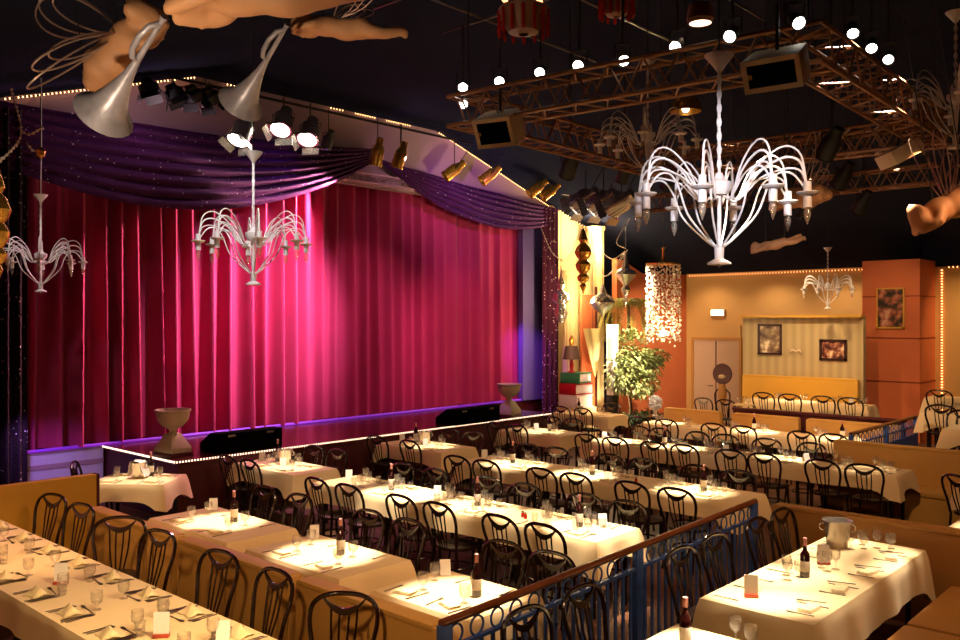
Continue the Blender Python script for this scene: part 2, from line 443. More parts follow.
drape_column(16.42, 17.05, -13.0, .02, 5.55, M['pillar_drape'], 'purple glittering side drape beside the cream lit wall')

# ---- strings of small lamps
def rope(label, pts, m, step=.07, r=.012, ci=None):
    P = [Vector(p) for p in pts]; t = thing('rope_light', label, 'string light', P[0])
    b = MB(); L = 0
    for a, c in zip(P, P[1:]):
        n = max(1, int((c-a).length/step))
        for i in range(n): b.ball(a+(c-a)*(i+.5)/n-P[0], (r*1.25, r*1.25, r*1.25), 5, 4)
    MB().tube([p-P[0] for p in P], r*.8, 5).build('cord', M['cable'], t)
    tag(b.build('bulbs', m, t), kind='stuff')
    return t
zc = lambda y: ceil_z(y)-.04
rope('string of small warm lamps along the dark ceiling edge over the stage', [(-13.12, 4.4, zc(4.4)), (-13.12, 7.35, zc(7.4))], M['rope'], .06, .010)
for k, (a, b) in enumerate([(7.9, 8.3), (10.1, 10.45), (10.7, 11.25), (11.5, 12.2)]):
    rope('short row of warm lamps under the ceiling, %s one above the stage lamps' % ORD[k], [(-13.12, a, zc(a)), (-13.12, b, zc(b))], M['rope'], .06, .010)
rope('string of warm lamps on the sloping ceiling edge above the right swag', [(-13.12, 13.0, zc(13.)), (-13.12, 16.9, zc(16.9))], M['rope'], .06, .010)
rope('warm lamps along the sloping top of the cream wall', [(-13.0, 17.1, zc(17.1)), (-13.0, 18.7, zc(18.7))], M['rope'], .1, .012)
rope('bright white lamp strip along the front edge of the stage apron', [(-13.35, 5.9, .84), (-11.08, 5.9, .84), (-11.08, 14.3, .84)], M['ropew'], .045, .011)
rope('dim orange lamp strip along the top of the ochre back wall', [(-12.0, 21.74, 4.03), (-6.55, 21.74, 4.03)], M['ropeo'], .08, .013)
rope('dim orange lamp strip along the top of the far right wall', [(-5.1, 20.37, 3.93), (-1.5, 20.37, 3.93)], M['ropeo'], .08, .013)
rope('upright orange lamp strip beside the orange pillar', [(-5.2, 20.37, 3.9), (-5.2, 20.37, .6)], M['ropeo'], .06, .016)
tube = tag(MB().tube([(-13.36, 4.7, .872), (-13.36, 16.3, .872)], .026, 8).build('violet_tube', M['violet']), 'thin violet lamp tube along the foot of the stage curtain', 'tube light')

# ---- pictures, exit sign
def picture(name, label, c, w, h, m, rim, fm):
    t = thing(name, label, 'picture', c)
    MB().box((0, 0, h/2-rim/2), (w, .03, rim)).box((0, 0, -h/2+rim/2), (w, .03, rim)).box((-w/2+rim/2, 0, 0), (rim, .03, h)).box((w/2-rim/2, 0, 0), (rim, .03, h)).build('frame', fm, t, smooth=False)
    MB().box((0, .006, 0), (w-rim, .012, h-rim)).build('print', m, t, smooth=False)
picture('framed_picture', 'tall dark framed picture on the striped wall', (-8.2, 18.48, 2.37), .55, .68, M['pic_a'], .045, M['picframe'])
picture('framed_picture', 'wide black framed picture on the striped wall beside the pillar', (-6.81, 18.48, 2.165), .57, .45, M['pic_b'], .055, M['picframe'])
picture('framed_picture', 'tall pale framed picture hung on the orange pillar', (-5.91, 19.28, 3.05), .56, .86, M['pic_c'], .03, M['tan2'])
s = thing('exit_sign', 'small glowing sign high on the ochre wall above the double door', 'sign', (-11.12, 21.78, 3.0))
MB().box((0, -.03, 0), (.42, .06, .2)).build('case', M['beige'], s, bevel=.008)
MB().box((0, -.064, 0), (.36, .01, .15)).build('lit_panel', M['sign'], s, smooth=False)
# two small glass wall brackets on the striped wall, unlit
sc = thing('wall_sconce', 'small glass wall bracket on the striped wall between the two pictures', 'wall light', (-7.6, 18.5, 2.1))
for s_ in (-1, 1):
    MB().tube(bez([(0, -.02, 0), (s_*.05, -.05, .08), (s_*.11, -.06, .05), (s_*.12, -.06, 0)], 8), .01, 6).build('arm', M['amber'], sc)
    MB().lathe([(.012, -.05), (.03, 0), (.045, .04)], (s_*.12, -.06, -.0), 8).build('shade', M['glass'], sc)

# red disc on a stand in front of the door
t = thing('round_stand', 'round dark red disc on a spindly stand in front of the double door', 'stand', (-9.95, 19.7, 0))
MB().lathe([(.001, -.02), (.25, -.02), (.26, 0), (.25, .02), (.001, .02)], (0, 0, 1.47), 24, Matrix.Rotation(PI/2, 3, 'X')).build('disc', M['red' if 0 else 'maroon'], t)
MB().ball((0, -.03, 1.4), (.1, .03, .06)).build('emblem', M['beige'], t)
MB().lathe([(.14, 0), (.03, .06), (.025, .7), (.09, .8), (.11, 1.05), (.07, 1.22)], (0, 0, 0), 12).build('body', M['tan'], t)
for s_ in (-1, 1): MB().tube(spline([(s_*.1, 0, 1.1), (s_*.2, 0, .95), (s_*.16, 0, .5), (s_*.22, 0, 0)]), .018, 6).build('leg', M['wood'], t)
# ------------------------------------------------------------------ bentwood chairs
def make_chair():
    t = thing('bentwood_chair', 'x', 'chair')
    mb = MB()
    outl = []
    for i in range(24):
        a = 2*PI*i/24; c, s = math.cos(a), math.sin(a)
        outl.append((.215*math.copysign(abs(c)**.75, c)*(1+.08*s), .205*math.copysign(abs(s)**.75, s)))
    mb.prism(outl, .435, .468)
    mb.build('seat', M['seat'], t, bevel=.008)
    top = spline([(-.185, -.185, .45), (-.205, -.21, .6), (-.235, -.245, .75), (-.218, -.275, .86), (-.13, -.292, .918), (0, -.297, .932),
                  (.13, -.292, .918), (.218, -.275, .86), (.235, -.245, .75), (.205, -.21, .6), (.185, -.185, .45)], 4)
    MB().tube(top, .0168, 7).build('back_hoop', M['wood'], t)
    # crest: a smile shaped band hung inside the hoop
    def crest(u, v):
        x = -.145+.29*u; q = 1-(x/.145)**2
        zt = .908-.07*q; zb = .890-.102*q
        return (x, -.283+.012*(.5-v)*0+.012*q*.3, zb+(zt-zb)*v)
    c = MB().grid(crest, 14, 2)
    n = len(c.v); back = [(x, y+.016, z) for x, y, z in c.v]; W = 15
    c.add(back, [tuple(reversed(f)) for f in c.f])
    per = [i for i in range(W)]+[2*W-1, 3*W-1]+[3*W-2-i for i in range(W-1)]+[W]
    c.f += [(per[i], n+per[i], n+per[(i+1) % len(per)], per[(i+1) % len(per)]) for i in range(len(per))]
    c.build('crest', M['wood'], t)
    for x0, x1, z0 in ((-.092, -.05, .845), (-.034, -.018, .802), (.034, .018, .802), (.092, .05, .845)):
        MB().tube(spline([(x0, -.278, z0), (x0*.8+x1*.2, -.245, .66), (x1, -.192, .455)], 4), [.0085]*8+[.008], 5).build('spindle', M['wood'], t)
    for s in (-1, 1):
        MB().tube(spline([(s*.178, -.18, .45), (s*.18, -.2, .25), (s*.19, -.24, 0)], 4), .0155, 7).build('leg', M['wood'], t)
        MB().tube(spline([(s*.165, .14, .44), (s*.172, .15, .25), (s*.19, .19, 0)], 4), [.019]*3+[.017]*3+[.013]*3, 7).build('leg', M['wood'], t)
    ring = [(.158*math.cos(2*PI*i/20), -.02+.165*math.sin(2*PI*i/20), .24) for i in range(20)]
    MB().tube(ring, .01, 6, closed=True).build('stretcher', M['wood'], t)
    return t
CH = Proto(make_chair())
def chair(x, ytop, face, label, group, z=0., turn=0.):
    """x, ytop: where the top of the back is; face '+y','-y','+x': the way the sitter looks"""
    jit = random.uniform(-.05, .05)+turn
    rz = {'+y': 0., '-y': PI, '+x': -PI/2}[face]+jit
    return CH.place((x-.29*math.sin(rz), ytop+.29*math.cos(rz), z), rz, label, group)

# ------------------------------------------------------------------ tables and cloths
def make_table(name, w, d):
    t = thing(name, 'x', 'table')
    MB().box((0, 0, .725), (w-.02, d-.02, .03)).build('tabletop', M['seat'], t, bevel=.006)
    MB().box((0, 0, .68), (w-.14, d-.14, .05)).build('apron', M['wood'], t, smooth=False)
    for sx in (-1, 1):
        for sy in (-1, 1): MB().tube([(sx*(w/2-.1), sy*(d/2-.1), 0), (sx*(w/2-.1), sy*(d/2-.1), .71)], [.022, .028], 8).build('leg', M['black'], t)
    return t
TB = {}
def table(w, d, loc, rz, label, group=None):
    k = (round(w, 2), round(d, 2))
    if k not in TB: TB[k] = Proto(make_table('dining_table', w, d))
    return TB[k].place(loc, rz, label, group)

def cloth(w, d, loc, rz, label, drop=.27, over=.0, group='cream tablecloths', seed=0):
    rng = random.Random(seed+int(w*100)); ph = [rng.uniform(0, 6.28) for _ in range(6)]
    hx, hy = w/2+over, d/2+over; rc = .03
    P = []; st = .07
    def edge(a, b):
        n = max(3, int((Vector(b)-Vector(a)).length/st))
        for i in range(n): P.append(Vector(a).lerp(Vector(b), i/n))
    edge((-hx, -hy), (hx, -hy)); edge((hx, -hy), (hx, hy)); edge((hx, hy), (-hx, hy)); edge((-hx, hy), (-hx, -hy))
    N = len(P); corners = [Vector(c) for c in ((-hx, -hy), (hx, -hy), (hx, hy), (-hx, hy))]
    z = .745; rows = []
    K = 7
    for k in range(K+1):
        t = k/K; row = []
        for i, p in enumerate(P):
            dc = min((p-c).length for c in corners); q = math.exp(-(dc/.16)**2)
            n = Vector((0, 0))
            if abs(abs(p.x)-hx) < 1e-4: n.x = math.copysign(1, p.x)
            if abs(abs(p.y)-hy) < 1e-4: n.y = math.copysign(1, p.y)
            n.normalize()
            arcl = p.x*1.0 if abs(n.y) > .5 else p.y
            wave = math.sin(arcl*9+ph[0])*.5+math.sin(arcl*17+ph[1])*.3
            dr = drop*(1+.6*q+.03*math.sin(arcl*3+ph[2]))
            off = .012*min(1, t*5)+t*(.03+.022*wave+.07*q)
            zz = z-dr*(t**1.15) + (.004 if t == 0 else 0)
            pp = p+n*off
            row.append((pp.x, pp.y, zz))
        rows.append(row)
    mb = MB()
    for r in rows: mb.v += r
    for k in range(K):
        for i in range(N):
            j = (i+1) % N; mb.f.append((k*N+i, k*N+j, (k+1)*N+j, (k+1)*N+i))
    # top sheet with faint creases
    nx, ny = max(2, int(2*hx/.14)), max(2, int(2*hy/.14))
    mb.grid(lambda u, v: (-hx+2*hx*u, -hy+2*hy*v, z+.004+(.002*math.sin(u*nx*2.1+v*5+ph[3]) if 0 < u < 1 and 0 < v < 1 else 0)), nx, ny)
    o = mb.build('tablecloth', M['cloth'], ang=60); o.location = loc; o.rotation_euler = (0, 0, rz)
    return tag(o, label, 'tablecloth', group)

# ------------------------------------------------------------------ tableware prototypes
def proto_mesh(name, mb, m, cat, **k):
    o = mb.build(name, m, **k); tag(o, 'x', cat); return Proto(o)
def glass(name, prof): return proto_mesh(name, MB().lathe(prof, n=14, caps=False), M['glass'], 'glass', ang=60)
G1 = glass('wine_glass', [(.001, 0), (.034, .001), (.034, .004), (.006, .01), (.005, .06), (.012, .07), (.036, .095), (.041, .13), (.036, .165), (.0345, .165), (.039, .13), (.034, .097), (.001, .074)])
G2 = glass('water_glass', [(.001, 0), (.03, .001), (.03, .004), (.008, .012), (.01, .035), (.036, .06), (.043, .095), (.04, .135), (.0385, .135), (.041, .095), (.034, .063), (.001, .042)])
G3 = glass('tumbler', [(.001, .001), (.028, 0), (.03, .004), (.034, .095), (.0325, .095), (.0285, .008), (.001, .006)])
def fork_mb():
    z = .004
    o = [(-.005, -.1), (.005, -.1), (.004, -.02), (.0035, .03), (.011, .045), (.012, .09), (.0085, .09), (.0075, .055), (.0045, .055), (.004, .09), (.0008, .09), (.0005, .055), (-.0025, .055), (-.003, .09), (-.0065, .09), (-.0075, .055), (-.0095, .055), (-.0105, .09), (-.012, .09), (-.011, .045), (-.0035, .03), (-.004, -.02)]
    return MB().prism(o, .001, .0045)
FK = proto_mesh('fork', fork_mb(), M['steel'], 'cutlery', smooth=False)
KN = proto_mesh('knife', MB().prism([(-.007, -.11), (.007, -.11), (.006, 0), (.01, .02), (.009, .09), (.001, .115), (-.004, .11), (-.005, 0)], .001, .0045), M['steel'], 'cutlery', smooth=False)
SP = proto_mesh('spoon', MB().prism([(-.0045, -.1), (.0045, -.1), (.0035, .03), (.009, .05), (.014, .075), (.01, .1), (0, .108), (-.01, .1), (-.014, .075), (-.009, .05), (-.0035, .03)], .001, .0045), M['steel'], 'cutlery', smooth=False)
def napkin_tent():
    mb = MB()
    def fn(u, v):
        x = -.088+.176*u; y = -.07+.14*v
        r = 1-abs(2*v-1); z = .07*r*(1-.75*abs(2*u-1)**1.3)+.004+.004*math.sin(u*19)*r
        return (x*(1-.35*r*0), y*(.75+.25*abs(2*u-1)), z)
    mb.grid(fn, 14, 10); n = len(mb.v)
    mb.add([(x, y, max(.001, z-.004)) for x, y, z in mb.v], [tuple(reversed(f)) for f in mb.f])
    return mb
NP = proto_mesh('folded_napkin', napkin_tent(), M['napkin'], 'napkin')
def napkin_flat():
    mb = MB()
    for k in range(3): mb.box((.004*k, .003*k, .004+.006*k), (.16-.006*k, .1-.004*k, .0052))
    return mb
NF = proto_mesh('flat_napkin', napkin_flat(), M['napkin'], 'napkin', bevel=.002)
def make_bottle():
    t = thing('wine_bottle', 'x', 'bottle')
    MB().lathe([(.001, .004), (.03, 0), (.037, .004), (.0375, .17), (.034, .19), (.018, .215), (.0145, .235), (.0145, .305), (.001, .305)], n=16).build('glass_body', M['bottle'], t)
    MB().lathe([(.0382, .05), (.0385, .052), (.0385, .13), (.0382, .132)], n=16, caps=False).build('label', M['paper'], t)
    MB().lathe([(.0152, .25), (.0155, .252), (.016, .312), (.012, .315), (.001, .315)], n=12).build('foil_cap', M['foil'], t)
    return t
BT = Proto(make_bottle())
def make_card():
    t = thing('menu_card', 'x', 'menu card')
    MB().box((0, 0, .012), (.1, .05, .022)).build('base', M['cardbase'], t, bevel=.003)
    Mx = Matrix.Rotation(-.1, 3, 'X')
    MB().box((0, .004, .09), (.1, .004, .14), m=Mx).build('card', M['card'], t, smooth=False)
    return t
MC = Proto(make_card())
def make_small_card():
    t = thing('table_card', 'x', 'table card')
    mb = MB()
    for s in (-1, 1): mb.box((0, s*.02, .06), (.085, .003, .125), m=Matrix.Rotation(s*.3, 3, 'X'))
    mb.build('folded_card', M['card'], t, smooth=False)
    MB().lathe([(.001, -.002), (.013, -.002), (.013, .002), (.001, .002)], (.008, -.0225, .045), 10, Matrix.Rotation(PI/2-.3, 3, 'X')).build('printed_mark', M['dot'], t)
    return t
TC = Proto(make_small_card())
def make_shaker():
    t = thing('salt_shaker', 'x', 'shaker')
    MB().lathe([(.001, 0), (.018, 0), (.02, .03), (.013, .05)], n=10).build('jar', M['redglass'], t)
    MB().lathe([(.0135, .05), (.014, .062), (.001, .068)], n=10).build('lid', M['steel'], t)
    return t
SH = Proto(make_shaker())
def make_bucket():
    t = thing('ice_bucket', 'x', 'bucket')
    MB().lathe([(.001, .003), (.07, 0), (.075, .01), (.1, .18), (.112, .2), (.112, .206), (.1, .205), (.093, .18), (.07, .015), (.001, .012)], n=22).build('pail', M['silver'], t)
    for s in (-1, 1): MB().tube(arc((s*.1, 0, .15), .028, -PI/2, PI/2, 8) if s > 0 else [(2*s*.1-x, y, z) for x, y, z in arc((s*.1, 0, .15), .028, -PI/2, PI/2, 8)], .006, 6).build('handle', M['silver'], t)
    return t
IB = Proto(make_bucket())

ZT = .7515
class Row:
    """a laid table: settings along local x, side -1 = towards the camera, +1 = far side"""
    def __init__(s, desc, c, w, d, rz=0., z=0.):
        s.desc = desc; s.c = Vector((c[0], c[1], z)); s.rz = rz; s.w = w; s.d = d; s.R = Matrix.Rotation(rz, 3, 'Z')
    def P(s, x, y, z=ZT): return s.c+s.R @ Vector((x, y, z))
    def settings(s, xs, sides, napkin=NF, knife=True, glasses=2, spoon=False, extra=False, ord_off=0, gl_in=.12):
        for side in sides:
            sn = 'near side' if side < 0 else 'far side'
            for i, x in enumerate(xs):
                yo = side*(s.d/2-.13); o = ORD[i]
                rot = s.rz+(0 if side < 0 else PI); e = 1 if side < 0 else -1
                j = lambda a: random.uniform(-a, a)
                tailn = 'at %s place from the stage, %s, %s' % (o, sn, s.desc)
                if napkin: napkin.place(s.P(x+j(.01), yo+j(.01)), rot+j(.35), 'folded cream napkin '+tailn, 'napkins on the laid tables')
                FK.place(s.P(x-e*.13, yo+j(.01)), rot+j(.12), 'steel fork '+tailn, 'forks on the laid tables')
                if knife: KN.place(s.P(x+e*.13, yo+j(.01)), rot+j(.12), 'steel knife '+tailn, 'knives on the laid tables')
                if extra:
                    FK.place(s.P(x-e*.16, yo+side*.01+j(.01)), rot+j(.1), 'second steel fork '+tailn, 'forks on the laid tables')
                    KN.place(s.P(x+e*.105, yo+j(.012)), rot+j(.12), 'second steel knife '+tailn, 'knives on the laid tables')
                    SP.place(s.P(x+j(.02), yo-side*.12), rot+PI/2+j(.15), 'crosswise steel spoon '+tailn, 'spoons on the long table')
                    if i % 2: G3.place(s.P(x+e*.14+j(.02), side*(gl_in+.03)), 0, 'small clear tumbler '+tailn, 'glasses on the laid tables')
                if spoon: SP.place(s.P(x+e*.155, yo+j(.01)), rot+j(.1), 'steel spoon '+tailn, 'spoons on the long table')
                if glasses > 2: G3.place(s.P(x-e*.06+j(.02), side*(gl_in+.02)+j(.015)), 0, 'small clear tumbler '+tailn, 'glasses on the laid tables')
                if glasses > 0: G2.place(s.P(x+e*.05+j(.015), side*gl_in+j(.015)), 0, 'wide stemmed glass '+tailn, 'glasses on the laid tables')
                if glasses > 1: G1.place(s.P(x+e*.15+j(.015), side*(gl_in+.03)+j(.015)), 0, 'tall stemmed glass '+tailn, 'glasses on the laid tables')
    def bottle(s, x, y, lab): BT.place(s.P(x, y), random.uniform(-.3, .3)+PSI, lab, 'wine bottles on the tables')
    def card(s, x, y, lab, big=False, rz=None): (MC if big else TC).place(s.P(x, y), PSI+.15 if rz is None else rz, lab, 'menu and table cards')

def tables(desc, x0, x1, y0, y1, n, rz=0., z=0., drop=.2):
    w = (x1-x0)/n
    for i in range(n):
        table(w, y1-y0, (x0+w*(i+.5), (y0+y1)/2, z), 0, ('dark table under the cloth, %s from the stage, %s' % (ORD[i], desc)) if n > 1 else 'dark table under the cloth of the '+desc, 'dining tables')
    cloth(x1-x0, y1-y0, ((x0+x1)/2, (y0+y1)/2, z), 0, 'cream cloth over the '+desc, drop=drop, seed=int(abs(x0*7+y0*13)))
    return Row(desc, ((x0+x1)/2, (y0+y1)/2), x1-x0, y1-y0, 0, z)

# ---- front long row
xsA = [-8.31, -7.72, -6.84, -6.27, -5.44, -4.9]; cA = -6.75
A = tables('front long row', -8.9, -4.58, 6.58, 7.32, 3)
for i, x in enumerate(xsA):
    chair(x, 6.19, '+y', 'bentwood chair, %s from the stage on the near side of the front long row' % ORD[i], 'bentwood chairs')
    chair(x+.03, 7.58, '-y', 'bentwood chair, %s from the stage on the far side of the front long row' % ORD[i], 'bentwood chairs')
A.settings([x-A.c.x for x in xsA], (-1, 1), glasses=3)
A.bottle(-7.82-A.c.x, .0, 'dark wine bottle near the stage end of the front long row')
A.bottle(-6.45-A.c.x, .05, 'dark wine bottle at the middle of the front long row')
A.bottle(-5.05-A.c.x, .02, 'dark wine bottle near the railing end of the front long row')
A.card(-8.75-A.c.x, .1, 'small white card at the stage end of the front long row')
A.card(-7.15-A.c.x, .12, 'small white card on the front long row between two bottles')
A.card(-4.9-A.c.x, .2, 'small white card at the railing end of the front long row')
SH.place(A.P(-5.72-A.c.x, -.05), 0, 'small red shaker with a steel lid on the front long row, left of its pair', 'shakers')
SH.place(A.P(-5.66-A.c.x, -.08), 0, 'small red shaker with a steel lid on the front long row, right of its pair', 'shakers')
# ---- middle long row
xsB = [-8.24, -7.7, -6.77, -6.23, -5.44, -4.86]
B = tables('middle long row', -8.7, -4.4, 9.03, 9.78, 3)
for i, x in enumerate(xsB):
    chair(x, 8.5, '+y', 'bentwood chair, %s from the stage on the near side of the middle long row' % ORD[i], 'bentwood chairs')
    chair(x+.02, 10.04, '-y', 'bentwood chair, %s from the stage on the far side of the middle long row' % ORD[i], 'bentwood chairs')
B.settings([x-B.c.x for x in xsB], (-1, 1), glasses=3)
B.bottle(-8.0-B.c.x, .02, 'dark wine bottle near the stage end of the middle long row')
B.bottle(-6.62-B.c.x, .02, 'dark wine bottle at the middle of the middle long row')
B.bottle(-5.0-B.c.x, .02, 'dark wine bottle near the railing end of the middle long row')
B.card(-8.62-B.c.x, .1, 'small white card at the stage end of the middle long row')
SH.place(B.P(-5.9-B.c.x, -.05), 0, 'small red shaker with a steel lid alone on the middle long row', 'shakers')
# ---- back long row
xsC = [-8.24, -7.69, -6.99, -6.46, -5.72, -5.22, -4.41, -3.87]
C = tables('back long row', -8.6, -3.6, 11.98, 12.7, 4)
for i, x in enumerate(xsC):
    chair(x, 11.55, '+y', 'bentwood chair, %s from the stage on the near side of the back long row' % ORD[i], 'bentwood chairs')
xsCf = [-8.19, -7.74, -7.03, -6.53, -5.83, -5.12]
for i, x in enumerate(xsCf):
    chair(x, 13.05, '-y', 'bentwood chair, %s from the stage on the far side of the back long row' % ORD[i], 'bentwood chairs', turn=random.uniform(-.2, .2))
C.settings([x-C.c.x for x in xsC], (-1, 1), glasses=3)
for x, l in ((-8.45, 'stage end of the back long row'), (-6.2, 'middle of the back long row'), (-4.95, 'fifth and sixth chairs of the back long row')):
    C.card(x-C.c.x, .05, 'small white card near the '+l)
C.bottle(-7.3-C.c.x, .1, 'dark wine bottle on the back long row')
# ---- bench row under the platform
xsD = [-8.98, -8.37, -7.41, -6.84, -5.8, -5.27]
D = tables('bench row', -9.3, -4.95, 14.78, 15.45, 3)
for i, x in enumerate(xsD):
    chair(x, 14.3, '+y', 'bentwood chair, %s from the stage on the near side of the bench row' % ORD[i], 'bentwood chairs')
D.settings([x-D.c.x for x in xsD], (-1, 1))
D.bottle(-7.05-D.c.x, .1, 'dark wine bottle with a pale label in the middle of the bench row')
D.bottle(-5.45-D.c.x, .1, 'dark wine bottle near the blue fence end of the bench row')

# ---- four tables at the stage front
def stage_table(desc, x0, x1, y0, y1, near, far, sx, wb=True):
    r = tables(desc, x0, x1, y0, y1, 1, drop=.2)
    for i, x in enumerate(near): chair(x, y0-.32, '+y', 'bentwood chair, %s from the stage, near side of the %s' % (ORD[i], desc), 'bentwood chairs')
    for i, x in enumerate(far): chair(x, y1+.34, '-y', 'bentwood chair, %s from the stage, far side of the %s' % (ORD[i], desc), 'bentwood chairs')
    r.settings([x-r.c.x for x in sx], (-1, 1))
    return r
T2 = stage_table('first stage-front table', -10.95, -9.5, 6.72, 7.44, [-10.6, -10.06], [-10.45, -9.9], [-10.5, -9.95])
T3 = stage_table('second stage-front table', -10.95, -9.45, 9.42, 10.2, [-10.61, -9.84], [-10.33, -9.8], [-10.45, -9.85])
T4 = stage_table('third stage-front table', -10.6, -9.2, 12.1, 12.85, [-10.4, -9.92], [-10.2, -9.7], [-10.25, -9.6])
T4b = stage_table('table below the giant books', -11.75, -10.3, 15.22, 15.95, [-11.3, -10.72], [-10.9], [-11.3, -10.7])
for r, l in ((T2, 'first stage-front table'), (T3, 'second stage-front table')):
    IB.place(r.P(-.12, .1), PSI, 'shiny ice bucket on the '+l, 'ice buckets')
    r.bottle(-.42, .18, 'dark wine bottle beside the ice bucket on the '+l)
    r.card(-.62, .05, 'small white card at the stage end of the '+l); r.card(.05, -.05, 'small white card before the ice bucket on the '+l)
T4.bottle(.1, .12, 'dark wine bottle on the third stage-front table'); T4.card(-.2, .1, 'small white card on the third stage-front table')
T4b.bottle(-.35, .1, 'dark wine bottle below the stack of giant books')
# ---- skewed little table by the urn
rz = math.radians(40)
table(.98, .74, (-10.78, 5.22, 0), rz, 'dark table under the small slanted cloth beside the yellow partition', 'dining tables')
cloth(.98, .74, (-10.78, 5.22, 0), rz, 'small cream cloth set at a slant beside the yellow partition', drop=.2, seed=4)
T1 = Row('slanted table', (-10.78, 5.22), .98, .74, rz)
T1.settings([-.28, .28], (-1, 1), knife=True, glasses=1)
T1.bottle(.08, .22, 'dark wine bottle behind the white napkin on the slanted table')
nk = MB()
def drape(u, v):
    x = -.13+.26*u; y = -.1+.2*v; r = abs(2*u-1)
    return (x*(1-.1*r), y+.01*math.sin(u*14), .2-.19*max(0, r-.45)/.55+.012*math.sin(v*9+u*5))
nk.grid(drape, 20, 10); n = len(nk.v); nk.add([(x, y, z-.005) for x, y, z in nk.v], [tuple(reversed(f)) for f in nk.f])
IB.place(T1.P(-.02, .06), rz, 'ice bucket half hidden by a white napkin on the slanted table', 'ice buckets')
o = nk.build('serving_napkin', M['card']); o.location = T1.P(-.02, .06, ZT+.02); o.rotation_euler = (0, 0, PSI); tag(o, 'white serving napkin draped over the bucket on the slanted table', 'napkin')
chair(-11.6, 4.75, '+y', 'lone bentwood chair behind the yellow partition, near the side of the stage', 'bentwood chairs', turn=-.6)
# ---- three banquette tables
def banq(desc, x0, x1, xs, far):
    r = tables(desc, x0, x1, 4.27, 5.03, 1, drop=.2)
    r.settings([x-r.c.x for x in xs], (-1,), glasses=1); r.settings([x-r.c.x for x in xs], (1,), napkin=None, glasses=1, knife=False)
    for i, x in enumerate(far): chair(x, 5.5, '-y', 'bentwood chair, %s from the stage, far side of the %s' % (ORD[i], desc), 'bentwood chairs')
    return r
T5 = banq('first banquette table', -8.55, -7.07, [-8.2, -7.5], [-8.3, -7.64])
T6 = banq('middle banquette table', -6.75, -5.42, [-6.4, -5.8], [-6.5, -5.93])
T7 = banq('last banquette table', -5.02, -4.0, [-4.8, -4.35], [-4.75, -4.24])
for r, l in ((T5, 'nearest the stage'), (T6, 'in the middle'), (T7, 'at the railing')):
    r.card(-r.w/2+.12, .28, 'small white card on the banquette table '+l)
T5.bottle(.05, .12, 'dark wine bottle on the banquette table nearest the stage'); T6.bottle(.1, .08, 'dark wine bottle on the middle banquette table'); T7.bottle(.17, .05, 'dark wine bottle on the banquette table at the railing')
# ---- long table nearest the camera
xsL = [-9.6, -8.88, -8.03, -7.25, -6.24, -5.46, -4.66]
Lr = tables('long table nearest the camera', -10.05, -3.9, 2.37, 3.2, 4, drop=.22)
for i, x in enumerate(xsL):
    chair(x, 3.72, '-y', 'bentwood chair, %s from the stage along the long table nearest the camera' % ORD[i], 'bentwood chairs', turn=(.22, .16, .85, .2, .1, .02, .62)[i])
Lr.settings([-2.85+.61*i for i in range(10)], (-1, 1), napkin=NP, spoon=True, extra=True, glasses=1)
for i, x in enumerate((-8.62, -6.92, -5.28)): Lr.card(x-Lr.c.x, (.0, -.05, -.07)[i], 'menu card in a red base, %s from the stage, long table nearest the camera' % ORD[i], True, rz=PSI+.1)
Lr.card(-4.95-Lr.c.x, .18, 'small folded card among the glasses of the table nearest the camera')
# ---- wide table by the railing, its long side along y
rr = math.radians(90)
for i, y in enumerate((6.4, 7.6)): table(1.26, .84, (-2.68, y+.05, 0), rr, 'dark table under the railing-side cloth, %s' % ('its camera end' if i == 0 else 'its far end'), 'dining tables')
cloth(2.56, .84, (-2.68, 7.06, 0), rr, 'bright cream cloth over the wide table beside the blue railing', drop=.3, seed=9)
R_ = Row('wide table beside the blue railing', (-2.68, 7.06), 2.56, .84, rr)
xr = [-1.0, -.4, .2, .8]
for i, x in enumerate(xr):
    o = ORD[i]
    tl = 'at %s place from the camera, bench side of the wide railing table' % o
    NF.place(R_.P(x, -.28), rr+random.uniform(-.3, .3), 'folded napkin '+tl, 'napkins on the laid tables')
    FK.place(R_.P(x-.12, -.26), rr+.1, 'steel fork '+tl, 'forks on the laid tables'); SP.place(R_.P(x+.2, -.22), rr+.3, 'steel spoon '+tl, 'spoons on the laid tables'); KN.place(R_.P(x+.12, -.26), rr+.05, 'steel knife '+tl, 'knives on the laid tables')
    KN.place(R_.P(x+.17, .26), rr+PI, 'steel knife at %s place from the camera, railing side of the wide table' % o, 'knives on the laid tables')
    FK.place(R_.P(x-.15, .27), rr+PI, 'steel fork at %s place from the camera, railing side of the wide table' % o, 'forks on the laid tables')
k = 0
for x, y, p in ((-.3, .18, G1), (-.28, .08, G2), (-.42, .12, G1), (.1, .05, G2), (.13, -.05, G1), (.03, -.02, G1), (.95, .0, G2), (1.05, -.08, G1), (1.08, .06, G2), (1.0, -.2, G1), (1.12, -.18, G2), (.85, .08, G1)):
    p.place(R_.P(x, y), 0, 'clear stemmed glass, %s from the camera on the wide railing table' % ORD[k], 'glasses on the laid tables'); k += 1
IB.place(R_.P(.86, .2), .4, 'large shiny ice bucket at the far end of the wide railing table', 'ice buckets').scale = (1.18, 1.18, 1.18)
R_.bottle(-.25, .05, 'red wine bottle standing on the wide table beside the railing')
MC.place(R_.P(-1.0, .15), PSI-.15, 'menu card in a red base at the camera end of the wide railing table', 'menu and table cards')
MC.place(R_.P(.22, .08), PSI-.1, 'menu card among glasses in the middle of the wide railing table', 'menu and table cards')
for i, y in enumerate((6.3, 6.88, 7.72, 8.28)):
    chair(-3.56, y, '+x', 'bentwood chair, %s from the camera between the railing and the wide table' % ORD[i], 'bentwood chairs')
